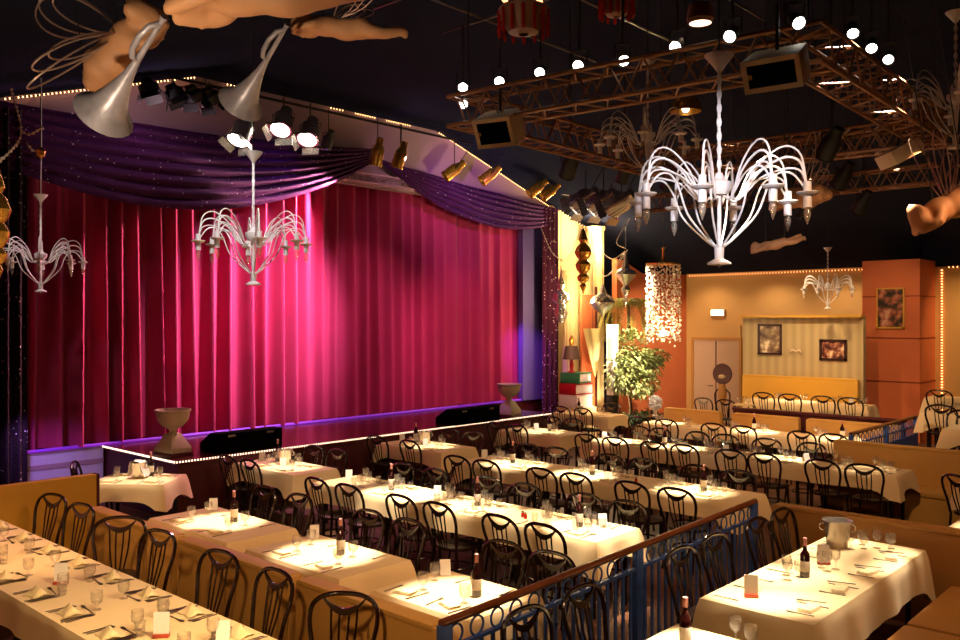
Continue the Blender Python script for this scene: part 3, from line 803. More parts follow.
# ---- corner table cut by the picture edge
table(.9, .8, (-2.5, 4.8, 0), 0, 'dark table under the white corner cloth below the wide table', 'dining tables')
cloth(.9, .8, (-2.5, 4.8, 0), 0, 'white cloth corner with a bottle, in front of the wide railing table', drop=.3, seed=3)
S_ = Row('corner', (-2.5, 4.8), .9, .8)
S_.bottle(-.2, .05, 'wine bottle with a pink cap on the white corner table'); 
G1.place(S_.P(.0, .33), 0, 'stemmed glass on the white corner table, left of two', 'glasses on the laid tables'); G2.place(S_.P(.1, .33), 0, 'stemmed glass on the white corner table, right of two', 'glasses on the laid tables')
for i, y in enumerate((4.3, 4.92)):
    chair(-3.56, y, '+x', 'bentwood chair, %s between the railing and the white corner table' % ('nearer' if i == 0 else 'farther'), 'bentwood chairs')
# ---- platform tables along the striped wall
W_ = tables('striped wall platform table', -8.3, -5.8, 17.5, 18.0, 2, z=.36)
xsW = [-7.76, -7.2, -6.53, -6.0]
for i, x in enumerate(xsW): chair(x, 17.15, '+y', 'bentwood chair on the platform, %s from the double door' % ORD[i], 'bentwood chairs', z=.36)
W_.settings([x-W_.c.x for x in xsW], (-1,), glasses=2, gl_in=.05)
W_.card(.9, -.1, 'small white card on the platform table below the striped wall')
# ---- tables on the right platform
P1 = tables('platform table behind the short bench', -3.45, -2.0, 13.55, 14.2, 1, z=.5)
for i, x in enumerate((-3.75+.35, -2.85)): chair(x, 14.55, '-y', 'bentwood chair on the platform behind the short bench, %s from the blue fence' % ORD[i], 'bentwood chairs', z=.5)
P2 = tables('second platform table, beyond the blue fence', -4.3, -2.4, 15.55, 16.2, 1, z=.5)
for i, x in enumerate((-3.9, -3.2)): chair(x, 15.2, '+y', 'bentwood chair before the second platform table, %s from the blue fence' % ORD[i], 'bentwood chairs', z=.5)
P2.bottle(.35, .05, 'wine bottle on the second platform table beyond the blue fence')
P3 = tables('platform table against the far right wall', -5.1, -3.6, 18.75, 19.4, 1, z=.5)
chair(-4.75, 18.4, '+y', 'bentwood chair before the far right wall, beside the orange pillar', 'bentwood chairs', z=.5)
chair(-10.0, 18.8, '+y', 'bentwood chair half hidden behind the first bench back, left of the red disc stand', 'bentwood chairs')
chair(-9.4, 18.75, '+y', 'bentwood chair half hidden behind the first bench back, before the red disc stand', 'bentwood chairs')
t = thing('glass_rack', 'small pale rack of glasses in the gap between the ochre benches', 'rack', (-7.99, 16.75, 0))
for z in (.3, .8, 1.05): MB().box((0, 0, z), (.36, .26, .025)).build('shelf', M['cream'], t, bevel=.005)
for sx in (-1, 1):
    for sy in (-1, 1): MB().tube([(sx*.16, sy*.11, 0), (sx*.16, sy*.11, 1.06)], .012, 6).build('post', M['wood'], t)
for i, (x, z, p) in enumerate(((-.1, .8125, G3), (.0, .8125, G3), (.1, .8125, G3), (-.09, 1.0625, G2), (.02, 1.0625, G1), (.11, 1.0625, G2))):
    p.place((-7.99+x, 16.75, z), 0, 'glass on the pale rack between the benches, %s of six' % ORD[i], 'glasses on the laid tables')
# ---- table beyond the low bench, right edge
Q = tables('small white table beyond the wide railing table', -2.35, -1.2, 9.35, 10.0, 1)
Q.card(.1, -.1, 'menu card on the small white table at the right edge', True); Q.bottle(-.05, .0, 'bottle with a red cap beside the menu card at the right edge')
chair(-2.78, 11.5, '+y', 'lone bentwood chair in the gap beside the low bench seat', 'bentwood chairs', turn=-.5)
Q2 = tables('small table beside the lone chair', -2.9, -1.6, 12.0, 12.6, 1)

# ------------------------------------------------------------------ benches and low partitions
def bench(label, x0, x1, y, facing, z=0., h=.95, seat=True, m='tan', depth=.5, seatm=None, th=.14):
    t = thing('banquette', label, 'bench', ((x0+x1)/2, y, z)); w = x1-x0
    MB().box((0, 0, h/2), (w, th, h)).build('backrest', M[m], t, bevel=.02)
    MB().box((0, 0, h-.01), (w-.06, th+.012, .05)).build('top_roll', M[m], t, bevel=.018)
    if seat:
        MB().box((0, facing*(th/2+depth/2), .2), (w, depth, .4)).build('seat_base', M[m], t, smooth=False)
        MB().box((0, facing*(th/2+depth/2+.01), .43), (w-.01, depth+.02, .1)).build('seat_cushion', M[seatm or m], t, bevel=.03)
    return t
bench('ochre banquette with its back to the camera, nearest the stage', -9.35, -7.5, 4.03, 1, depth=.26, h=.78, m='bench')
bench('ochre banquette with its back to the camera, middle of three', -7.42, -5.66, 4.03, 1, depth=.26, h=.78, m='bench')
bench('ochre banquette with its back to the camera, beside the railing post', -5.58, -4.02, 4.03, 1, depth=.26, h=.78, m='bench')
t = thing('low_partition', 'long yellow low partition running from the slanted table', 'partition', (-10.16, 3.6, 0))
MB().box((0, -.2, .5), (.12, 2.0, 1.0)).build('panel', M['tan2'], t, bevel=.015); MB().box((0, .815, .5), (.13, .03, 1.0)).build('end_cap', M['maroon'], t, smooth=False)
bench('low tan bench back behind the wide railing table', -3.78, -.6, 8.62, 1, h=.9)
t = thing('banquette', 'tan bench beside the wide railing table, at the right edge', 'bench', (-1.8, 7.1, 0))
MB().box((.85, 0, .475), (.14, 2.6, .95)).build('backrest', M['tan'], t, bevel=.02)
for i, y in enumerate((-.66, .66)):
    MB().box((.27, y, .2), (1.0, 1.28, .4)).build('seat_base', M['tan'], t, smooth=False); MB().box((.25, y, .42), (1.04, 1.28, .1)).build('seat_cushion', M['tan'], t, bevel=.03)
bench('short ochre bench closing the end of the back long row', -4.86, -2.2, 13.25, -1, h=.98, depth=.42, m='bench')
bench('low ochre bench back, nearest the double door', -9.38, -8.12, 16.02, -1, m='bench', depth=.4)
bench('low ochre bench back below the striped wall', -7.86, -6.52, 16.02, -1, m='bench', depth=.4)
bench('low ochre bench back beside the blue fence', -6.38, -4.72, 16.02, -1, m='bench', depth=.4)
t = thing('low_partition', 'dark red low wall carrying the platform edge behind the bench row', 'partition', (-6.35, 16.25, 0))
MB().box((0, 0, .5), (3.2, .1, 1.0)).build('panel', M['maroon'], t, smooth=False); MB().box((0, 0, 1.02), (3.24, .14, .05)).build('top_board', M['maroon'], t, bevel=.01)
t = bench('tall yellow wall bench below the striped wall', -8.79, -6.26, 18.42, -1, z=.36, h=1.2, m='tan2', depth=.36)

# ------------------------------------------------------------------ railings
def railing(label, x, y0, y1, ztop, z0=0., solid=False, rz=0.):
    t = thing('railing', label, 'railing', (x, y0, z0), rz); Lh = y1-y0; h = ztop-z0
    MB().tube([(0, -.03, h), (0, Lh+.03, h)], .028, 10).build('handrail', M['rail'], t)
    for z in (h-.17, .1): MB().box((0, Lh/2, z), (.03, Lh, .025)).build('rail_bar', M['blue'], t, smooth=False)
    n = max(2, int(Lh/1.55)+1)
    for i in range(n): MB().box((0, Lh*i/(n-1), h/2), (.05, .1, h-.02)).build('post', M['blue'], t, bevel=.006)
    k = int(Lh/.115)
    for i in range(1, k):
        y = Lh*i/k
        if min(abs(y-Lh*j/(n-1)) for j in range(n)) < .05: continue
        MB().box((0, y, (h-.17+.1)/2), (.012, .034, h-.27)).build('baluster', M['blue'], t, smooth=False)
    kr = int(Lh/.2)
    for i in range(kr):
        y = Lh*(i+.5)/kr
        MB().tube([(0, y+.062*math.cos(2*PI*q/16), h-.095+.062*math.sin(2*PI*q/16)) for q in range(16)], .0085, 5, closed=True).build('ring', M['blue'], t)
    if solid: MB().box((.025, Lh/2, (h-.3)/2), (.02, Lh, h-.3)).build('kick_panel', M['blue'], t, smooth=False)
    return t
railing('blue iron railing with a wooden handrail beside the front tables', -3.72, 3.74, 8.36, .95, rz=math.radians(1.9))
railing('blue fence climbing away beyond the short bench', -4.66, 13.38, 16.6, 1.08, solid=True)
# ------------------------------------------------------------------ chandeliers
def rotz(p, a): return (p[0]*math.cos(a)-p[1]*math.sin(a), p[0]*math.sin(a)+p[1]*math.cos(a), p[2])
def make_chandelier(cord, bend=0.):
    t = thing('chandelier', 'x', 'chandelier'); W = M['white']
    MB().lathe([(.001, -.05), (.05, -.045), (.075, -.01), (.078, .03), (.05, .04), (.035, .05), (.02, .085), (.001, .09)], n=18).build('hub', W, t)
    ch = MB()
    for i in range(15):
        z = .1+.042*i; pl = i % 2
        pts = [((.011 if pl else 0)*math.cos(2*PI*q/8), (0 if pl else .011)*math.cos(2*PI*q/8), z+.03*math.sin(2*PI*q/8)) for q in range(8)]
        ch.tube(pts, .0055, 5, closed=True)
    ch.tube([(0, 0, .08), (0, 0, .72)], .006, 5)
    ch.build('chain', W, t)
    MB().lathe([(.014, .7), (.035, .73), (.085, .79), (.088, .8), (.001, .803)], n=18).build('canopy', W, t)
    MB().tube([(0, 0, .8), (bend*.3, 0, .8+cord*.4), (bend*.2, 0, .8+cord)], .006, 6).build('cord', M['cable' if bend == 0 else 'white'], t)
    MB().lathe([(.013, -.05), (.013, -.34), (.03, -.35), (.026, -.43), (.07, -.455), (.07, -.465), (.012, -.47), (.001, -.485)], n=14).build('stem', W, t)
    for k in range(8):
        a = 2*PI*k/8+.22; L = .5
        arm = MB()
        for ap, r0, rr in ((.215, .04, .0058), (.15, .10, .0075), (.085, .17, .0058)):
            arm.tube([rotz(p, a) for p in spline([(.05, 0, -.06), (.12, 0, -.075), (.20+r0*.2, 0, ap*.42), (.30+r0*.2, 0, ap*.88), (.39+r0*.1, 0, ap), (.465, 0, ap*.72), (L-.004, 0, -.02)], 4)], rr, 6)
        arm.tube([rotz(p, a) for p in spline([(.012, 0, -.37), (.1, 0, -.3), (.22, 0, -.17), (.28, 0, -.02), (.34, 0, .06), (.42, 0, .05), (L-.005, 0, -.05)], 4)], .0062, 6)
        c = arm.build('arm', W, t)
        x, y, _ = rotz((L, 0, 0), a)
        MB().lathe([(.022, .0), (.024, -.06), (.05, -.065), (.062, -.058), (.063, -.062), (.05, -.075), (.024, -.078), (.024, -.15), (.001, -.15)], (x, y, 0), n=14).build('candle_cup', W, c)
        MB().lathe([(.012, -.15), (.021, -.175), (.019, -.2), (.004, -.245), (.001, -.25)], (x, y, 0), n=10).build('bulb', M['bulbglass'], c)
    return t
def hang_chandelier(loc, label, bend=0., proto=None):
    if proto is None: proto = make_chandelier(ceil_z(loc[1])-loc[2]-.8, bend)
    proto.location = loc; proto.rotation_euler = (0, 0, random.uniform(0, .7)); tag(proto, label, None, 'white chandeliers'); return proto
hang_chandelier((-2.45, 4.81, 3.6), 'largest white iron chandelier, hanging above the right side of the room')
hang_chandelier((-7.13, 4.59, 3.6), 'white iron chandelier hanging before the bright middle of the red curtain')
hang_chandelier((-11.77, 4.4, 3.63), 'white iron chandelier hanging at the left end of the red curtain', bend=.06)
hang_chandelier((-6.74, 18.0, 3.5), 'small distant white chandelier before the ochre back wall')
hang_chandelier((-4.79, 7.82, 4.72), 'shadowed chandelier hanging up inside the truss square')
hang_chandelier((-2.15, 8.88, 4.86), 'shadowed chandelier at the right edge, beside the truss corner')

# ------------------------------------------------------------------ trusses
def make_truss(label, corners, w=.24, r=.02, closed=True, z=None, m='truss'):
    t = thing('lighting_truss', label, 'truss', corners[0]); O = Vector(corners[0])
    n = len(corners)
    for i in range(n if closed else n-1):
        a = Vector(corners[i])-O; b = Vector(corners[(i+1) % n])-O; d = (b-a).normalized(); s = d.cross(Vector((0, 0, 1)))*w/2; u = Vector((0, 0, w/2))
        mb = MB(); off = [s+u, s-u, -s-u, -s+u]
        for o in off: mb.tube([a+o-d*w/2, b+o+d*w/2], r, 7)
        k = max(2, int((b-a).length/(w*1.05)))
        for j in range(k):
            p = a+(b-a)*j/k; q = a+(b-a)*(j+1)/k; mm_ = (p+q)/2
            for o1, o2 in ((off[0], off[1]), (off[3], off[2]), (off[0], off[3]), (off[1], off[2])):
                mb.tube([p+o1, mm_+o2], r*.5, 5, caps=False); mb.tube([mm_+o2, q+o1], r*.5, 5, caps=False)
        mb.build('truss_span', M[m], t)
    if closed:
        for c in corners:
            c = Vector(c)-O; MB().tube([c+Vector((0, 0, w/2)), c+Vector((0, 0, ceil_z((c+O).y)-O.z))], .008, 5).build('hanging_cable', M['cable'], t)
    return t
TZ = 4.79
make_truss('brown square lighting truss hung above the middle of the room', [(-5.65, 6.0, TZ), (-2.5, 6.3, TZ), (-2.62, 10.0, TZ), (-5.75, 9.7, TZ)], w=.28)
make_truss('straight lighting truss above the back long row, beyond the square truss', [(-6.6, 10.9, 4.95), (-2.9, 10.9, 4.95)], closed=False)
make_truss('second straight lighting truss, farther beyond the square truss', [(-7.6, 12.6, 4.75), (-3.4, 12.6, 4.75)], closed=False)
make_truss('pink lit truss spanning the top of the stage curtain between the swags', [(-13.07, 8.9, 5.58), (-13.07, 12.6, 5.58)], w=.17, closed=False, m='paletruss')
# thin ceiling pipes
g = thing('pipe_grid', 'thin grey ceiling pipe grid left of the large chandelier', 'pipe grid', (-6.2, 6.3, 6.0))
for p, q in (((-.6, -.5, 0), (3.6, -.5, 0)), ((-.6, .5, 0), (3.6, .5, 0)), ((0, -.7, .02), (0, 2.6, .02)), ((1.1, -.7, .02), (1.1, 2.6, .02)), ((2.2, -.7, .02), (2.2, 2.6, .02))):
    MB().tube([p, q], .013, 6).build('pipe', M['steel'], g)

# ------------------------------------------------------------------ stage lamps
def make_par(name, body, lens, L=.3, R=.095, flare=0., doors=False, yoke='black'):
    """lamp looking along local -z, hung from its yoke top at the origin"""
    t = thing(name, 'x', 'spotlight')
    MB().lathe([(.001, L*.55), (R*.55, L*.53), (R*.6, L*.3), (R*.98, L*.1), (R, -L*.45), (R*1.08, -L*.46), (R*1.08, -L*.5), (R*.9, -L*.5), (R*.88, -L*.42)], n=18, caps=False).build('can', body, t)
    MB().lathe([(.001, -L*.43), (R*.9, -L*.42)], n=18, caps=False).build('lens', lens, t)
    if doors:
        for k in range(4):
            a = k*PI/2; Rm = Matrix.Rotation(a, 3, 'Z') @ Matrix.Rotation(-.5, 3, 'Y')
            mb = MB(); mb.box((0, 0, -.06), (.006, R*1.7, .12)); mb.v = [tuple(Rm @ Vector(p)+Matrix.Rotation(a, 3, 'Z') @ Vector((R*1.05, 0, -L*.5))) for p in mb.v]
            mb.build('barn_door', body, t, smooth=False)
    return t
PROT = {}
def aim(o, d):
    o.rotation_mode = 'QUATERNION'; o.rotation_quaternion = Vector(d).normalized().to_track_quat('-Z', 'Y')
def par(kind, loc, target, label, hook=None):
    cfg = {'black_on': ('black_spotlight', M['black'], M['lens'], .2, .05, 0, False), 'black_flood': ('black_flood_lamp', M['black'], M['lensoff'], .22, .15, 0, True),
           'gold': ('gold_spotlight', M['gold'], M['lensoff'], .5, .12, 0, False), 'silver_on': ('silver_spotlight', M['silver'], M['lens'], .48, .18, 0, True),
           'dark': ('black_spotlight', M['black'], M['lensoff'], .34, .1, 0, False)}[kind]
    if kind not in PROT: PROT[kind] = Proto(make_par(*cfg))
    p = PROT[kind].place(loc, 0, label, 'stage lamps')
    d = Vector(target)-Vector(loc); aim(p, d)
    up = ceil_z(loc[1]) if hook is None else hook
    q = p.rotation_quaternion.inverted()
    L = Vector((0, 0, up-loc[2]))
    fixw = MB().tube([q @ Vector((0, 0, .1)), q @ L], .009, 5)
    s = q @ Vector((0, 0, .12))
    ax = Vector((1, 0, 0)); R = cfg[4]+.015
    fixw.tube([ax*R, ax*R+s*.9, s, -ax*R+s*.9, -ax*R], .007, 5)
    fixw.build('yoke', M['black'], p)
    return p
SPOTS = []
def spot(loc, target, energy, cone, color=(1, .82, .58), blend=.5, rad=.06):
    l = bpy.data.lights.new('spot_lamp', 'SPOT'); l.energy = energy; l.spot_size = math.radians(cone); l.spot_blend = blend; l.color = color; l.shadow_soft_size = rad
    o = bpy.data.objects.new('spot_lamp', l); COL.objects.link(o); o.location = loc; aim(o, Vector(target)-Vector(loc)); return o
WARM = (1, .80, .52)
# lit black lamps along the camera side of the square truss, each one lighting a table
LP = [(-5.84, 6.13, 5.1), (-5.84, 6.13, 4.95), (-5.36, 6.13, 5.07), (-4.87, 6.13, 5.06), (-4.44, 6.13, 5.04), (-4.0, 6.13, 5.0), (-3.48, 6.13, 5.0), (-3.01, 6.13, 4.98), (-2.53, 6.13, 4.97), (-2.6, 7.5, 5.26), (-2.6, 7.97, 5.24), (-2.6, 8.43, 5.24)]
for i, p in enumerate(LP[:9]): par('black_on', p, (-1.6-.3*i*.3, 1.2, 2.0) if i in (0, 2, 3, 4, 6, 7) else (p[0]+1.5, 4.5, 3.5), 'lit black spotlight on the camera side of the square truss, %s from the stage' % ORD[i], hook=TZ+.9)
for i, p in enumerate(LP[9:]): par('black_on', p, (-1.6, 4.9, 2.9-.1*i), 'lit black spotlight beside the right arm of the square truss, %s from the camera' % ORD[i], hook=TZ+1.1)
t = thing('orange_lamp', 'glowing orange lit lamp tucked behind the square truss', 'lamp', (-3.4, 6.35, 5.25))
MB().lathe([(.001, .12), (.09, .1), (.11, -.02), (.09, -.05)], n=14, caps=False).build('housing', M['truss'], t); MB().lathe([(.001, -.045), (.09, -.045)], n=14, caps=False).build('lens', M['ropew'], t)
MB().tube([(0, 0, .1), (0, 0, 1.2)], .01, 5).build('stem', M['cable'], t)
# lamps over the stage edge
HK = 6.55
bar = tag(MB().tube([(-12.5, 5.4, HK), (-12.5, 13.4, HK)], .025, 8).build('lamp_bar', M['black']), 'black pipe carrying the lamps over the stage edge', 'lamp bar')
for y in (5.6, 9, 12, 15): pass
for i, (y, z) in enumerate(((6.12, 6.27), (6.52, 6.27), (6.83, 6.31), (7.12, 6.33))):
    par('black_flood', (-12.3, y, z), (-12.9+.9*(i < 2), y+.4+.3*i, z-1.5), 'black flood lamp above the left swag, %s from the left' % ORD[i], hook=HK)
for i, (y, z) in enumerate(((7.72, 5.9), (8.5, 6.18), (9.05, 6.1))):
    par('silver_on', (-12.3, y, z), (-12.1 if i == 0 else -11.6, y-1.1, z-1.9), 'bright silver spotlight with open shutters over the left swag, %s from the left' % ORD[i], hook=HK)
par('dark', (-12.3, 9.45, 6.0), (-13.5, 9.6, 4.5), 'dark lamp with a violet glow beside the three silver spotlights', hook=HK)
for i, (y, z, dy) in enumerate(((10.55, 5.93, .25), (11.12, 5.95, -.1))):
    par('gold', (-12.25, y, z), (-12.75, y+dy-.2, z-1.6), 'gold spotlight pointing steeply down between the swags, %s of two' % ('left' if i == 0 else 'right'), hook=HK)
for i, (y, z) in enumerate(((12.6, 5.86), (13.7, 5.9), (15.3, 5.8), (15.78, 5.78))):
    par('gold', (-12.25, y, z), (-13.3, y-1.6, z-1.5), 'gold spotlight slanting over the right swag, %s from the left' % ORD[i], hook=min(HK, ceil_z(y)))
for i, x in enumerate((-8.56, -8.2, -7.85)):
    par('silver_on', (x, 12.0, 4.86-.06*i), (x-1.6, 12.0, 4.2-.1*i), 'silver spotlight aimed at the stage, %s of three beside the large chandelier' % ORD[i], hook=5.35)
for i, (x, y, z) in enumerate(((-7.4, 11.4, 5.1), (-6.9, 11.9, 5.0), (-5.3, 10.8, 4.6), (-4.6, 10.9, 4.62), (-3.9, 10.95, 4.6), (-4.2, 12.5, 4.45), (-5.0, 12.55, 4.45), (-5.9, 12.5, 4.45), (-3.3, 8.9, 4.6), (-6.3, 8.5, 4.7))):
    par('dark', (x, y, z), (x-1.0, y+.6, z-1.2), 'unlit black lamp up among the trusses, %s of ten' % ORD[i])
# mirror dish lamp above the middle of the truss square
t = thing('dome_lamp', 'gold dome lamp glowing inside the truss square', 'lamp', (-4.45, 8.0, 4.95))
MB().lathe([(.16, 0), (.15, .08), (.09, .16), (.03, .19), (.001, .19)], n=18, caps=False).build('dome', M['gold'], t); MB().ball((0, 0, .03), .04, 10, 6).build('bulb', M['ropew'], t)
MB().tube([(0, 0, .19), (0, 0, 1.9)], .008, 5).build('cord', M['cable'], t)

# ------------------------------------------------------------------ loudspeakers
def speaker(label, loc, w, h, d, yaw, tilt, up):
    t = thing('loudspeaker', label, 'loudspeaker', loc)
    Rm = Matrix.Rotation(yaw, 3, 'Z') @ Matrix.Rotation(tilt, 3, 'X')
    def B(mb):
        mb.v = [tuple(Rm @ Vector(p)) for p in mb.v]; return mb
    f, b = w/2, w/2*.92
    c = MB(); c.prism([(-f, -d/2), (f, -d/2), (b, d/2), (-b, d/2)], -h/2, h/2)
    B(c).build('cabinet', M['beige'], t, bevel=.012)
    B(MB().box((0, -d/2-.004, 0), (w-.06, .012, h-.06)))  .build('grille', M['grille'], t, smooth=False)
    B(MB().box((0, -d/2-.006, h/2-.018), (w, .02, .036)).box((0, -d/2-.006, -h/2+.018), (w, .02, .036)).box((-w/2+.018, -d/2-.006, 0), (.036, .02, h)).box((w/2-.018, -d/2-.006, 0), (.036, .02, h))).build('front_rim', M['beige'], t, smooth=False)
    B(MB().lathe([(.001, -.01), (.018, -.008), (.02, 0)], (-w*.38, -d/2-.012, 0), 10, Matrix.Rotation(PI/2, 3, 'X'))).build('badge', M['gold'], t)
    MB().tube([(0, 0, h*.3), (0, 0, up)], .014, 6).build('bracket', M['black'], t)
    return t
speaker('beige loudspeaker with a black front under the stage corner of the square truss', (-5.2, 5.95, 4.56), .38, .27, .28, .25, .5, .4)
speaker('beige loudspeaker with a black front beside the large chandelier', (-2.54, 5.85, 4.56), .4, .23, .28, .12, .5, .45)
speaker('beige loudspeaker seen from below at the far right of the trusses', (-2.85, 9.55, 4.52), .42, .15, .3, 2.3, -.5, .4)

# ------------------------------------------------------------------ hanging cherubs
def make_putto(name, parts, voxel=.028):
    """parts: ellipsoids (centre, radii) and capsules, fused to one body"""
    mb = MB()
    for p in parts:
        if len(p) == 2: mb.ball(p[0], p[1], 14, 10)
        else: mb.tube(spline(p[0], 4), [p[1]+(p[2]-p[1])*i/((len(p[0])-1)*4) for i in range((len(p[0])-1)*4+1)], 12); mb.ball(p[0][0], p[1], 12, 8); mb.ball(p[0][-1], p[2], 12, 8)
    me = mb.mesh(name, M['putto']); tmp = bpy.data.objects.new('tmp', me); COL.objects.link(tmp)
    r = tmp.modifiers.new('r', 'REMESH'); r.mode = 'VOXEL'; r.voxel_size = voxel; r.use_smooth_shade = True
    s = tmp.modifiers.new('s', 'SMOOTH'); s.iterations = 5; s.factor = .6
    dg = bpy.context.evaluated_depsgraph_get(); m2 = bpy.data.meshes.new_from_object(tmp.evaluated_get(dg)); bpy.data.objects.remove(tmp); bpy.data.meshes.remove(me)
    m2.name = 'cherub_body'; m2.shade_smooth()
    if not m2.materials: m2.materials.append(M['putto'])
    return m2
# local: head towards +x, belly towards -z, back +z
BODY = [((.50, 0, .04), (.115, .10, .115)), ((.60, 0, .01), (.04, .05, .04)), ((.24, 0, 0), (.2, .13, .115)), ((.02, 0, -.02), (.2, .135, .125)), ((-.13, .05, .0), (.13, .1, .11)), ((-.13, -.05, .0), (.13, .1, .11)),
        ([(-.15, .06, -.01), (-.38, .08, -.06), (-.6, .07, -.02)], .085, .05), ([(-.15, -.06, -.01), (-.36, -.09, .0), (-.58, -.08, .05)], .085, .05),
        ((-.63, .07, -.045), (.045, .04, .075)), ((-.61, -.08, .03), (.045, .04, .075)),
        ([(.3, .1, .0), (.42, .15, -.05), (.58, .08, -.06)], .058, .042), ([(.3, -.1, .0), (.42, -.14, -.06), (.58, -.07, -.07)], .058, .042),
        ((.6, .07, -.06), (.045, .04, .04)), ((.6, -.06, -.07), (.045, .04, .04)),
        ((.50, .06, .09), (.08, .06, .07)), ((.48, -.05, .1), (.08, .06, .07)), ((.56, .09, .05), (.025, .03, .03)), ((.615, .0, .0), (.03, .025, .025))]
BODYM = make_putto('cherub', BODY)
def wing_up(side):
    mb = MB()
    for k, (l, sp) in enumerate(((.62, .2), (.56, .1), (.46, .02), (.34, -.05))):
        a = Vector((.1-.04*k, side*.05, .08)); d = Vector((-.35-.28*k, side*(.1+sp), 1-.12*k)).normalized(); t = Vector((.5, 0, .3)).normalized()
        mb.tube(bez([a, a+d*l*.4+t*.12, a+d*l*1.05+t*.12, a+d*l*1.25, a+d*l*1.05-t*.12, a+d*l*.4-t*.12, a-t*.03], 20), .007, 5)
    return mb
def wing_mb(side):
    mb = MB()
    for k, (l, sp, up) in enumerate(((.62, .30, .30), (.5, .2, .34), (.36, .11, .3))):
        a = Vector((.16, side*.05, .1)); mb.tube(bez([a, a+Vector((-.05-l*.1, side*(.1+sp), up)), a+Vector((-l*.9, side*(.2+sp), up*1.2)), a+Vector((-l, side*.2, up*.7)), a+Vector((-l*.5, side*.08, .03)), a+Vector((-.08, 0, -.01))], 20), .006, 5)
    return mb
def cherub(label, loc, head_dir, up=(0, 0, 1), s=1.0, wings=wing_mb, body=BODYM, hang=True, ws=1., fat=1.):
    x = Vector(head_dir).normalized(); z = Vector(up); z = (z-x*z.dot(x)).normalized(); y = z.cross(x)
    R = Matrix((x, y, z)).transposed()
    o = bpy.data.objects.new('hanging_cherub', body); COL.objects.link(o)
    o.location = loc; o.rotation_mode = 'QUATERNION'; o.rotation_quaternion = R.to_quaternion(); o.scale = (s, s*fat, s*fat)
    tag(o, label, 'figurine', 'hanging cherubs')
    if wings:
        for side in (-1, 1):
            wm = wings(side); wm.v = [(x*ws, y*ws, z) for x, y, z in wm.v]; wm.build('wire_wing', M['wire'], o)
    if hang:
        inv = R.inverted()
        for px in (.25, -.2):
            a = Vector((px, 0, .08)); top = ceil_z(loc[1])-loc[2]
            b = a+(inv @ Vector((0, 0, top-(R @ a).z*s)))/s
            MB().tube([a, b], .004/s, 4).build('hanging_wire', M['cable'], o)
    return o
def trumpet(label, mouth, bell, s=1.0):
    a, b = Vector(mouth), Vector(bell); L = (b-a).length; d = (b-a).normalized()
    t = thing('trumpet', label, 'trumpet', mouth); t.rotation_mode = 'QUATERNION'; t.rotation_quaternion = d.to_track_quat('Z', 'Y')
    prof = [(.022, .42*L), (.035, .55*L), (.06, .68*L), (.09, .8*L), (.125, .9*L), (.19, .985*L), (.2, L), (.19, L), (.115, .9*L), (.05, .7*L), (.02, .5*L)]
    MB().lathe([(r*s, z) for r, z in prof], n=22, caps=False).build('bell', M['horn'], t)
    MB().tube([(0, 0, 0), (0, 0, .45*L)], [.016*s, .022*s], 10).build('mouth_pipe', M['horn'], t)
    MB().tube([(0.0, 0, .05*L), (.05*s, 0, .09*L), (.075*s, 0, .2*L), (.07*s, 0, .32*L), (.045*s, 0, .39*L), (0, 0, .41*L)], .02*s, 10).build('tube_loop', M['horn'], t)
    MB().lathe([(.03*s, -.02), (.02*s, 0), (.014*s, .03)], n=10).build('mouthpiece', M['horn'], t)
    return t
RT = Vector((math.cos(PSI), math.sin(PSI), 0))   # across the room, the way the figures fly
TORSO = [p for i, p in enumerate(BODY) if i not in (6, 7, 8, 9)]+[((-.26, .05, -.02), (.1, .075, .07)), ((-.26, -.05, -.02), (.1, .075, .07))]
TORSOM = make_putto('cherub_half', TORSO)
cherub('largest hanging clay cherub, cut by the top of the picture, blowing a horn', (-4.24, 3.0, 4.76), -RT+Vector((0, 0, -.12)), s=1.2)
cherub('hanging clay cherub with a horn, right of the largest one', (-5.42, 4.36, 5.13), -RT+Vector((-.05, -.3, .03)), s=.72)
cherub('hanging clay half cherub with long wire wings, left of the largest one', (-6.3, 2.84, 4.74), RT+Vector((0, -.3, .62)), up=(.3, -.6, .6), s=.82, body=TORSOM, ws=1.45, fat=1.45)
cherub('hanging clay cherub with fanned wire wings, right of the large chandelier', (-3.55, 8.96, 4.1), -RT+Vector((0, 0, -.15)), s=.66, body=TORSOM, wings=wing_up, fat=1.5)
cherub('small plain hanging cherub low over the back rows, without wings', (-3.8, 8.74, 3.6), -RT+Vector((0, 0, -.25)), s=.45, wings=None)
cherub('hanging clay cherub with tall wire wings at the right picture edge', (-2.02, 8.34, 3.84), -RT+Vector((0, 0, -.6)), s=.7, body=TORSOM, wings=wing_up, fat=1.5)
trumpet('large painted horn with a wide bell, blown by the largest cherub', (-4.88, 2.52, 4.6), (-5.57, 2.47, 4.13), .98)
trumpet('smaller painted horn in front of the left swag, right of the large horn', (-5.3, 3.69, 4.95), (-5.97, 3.73, 4.5), .92)


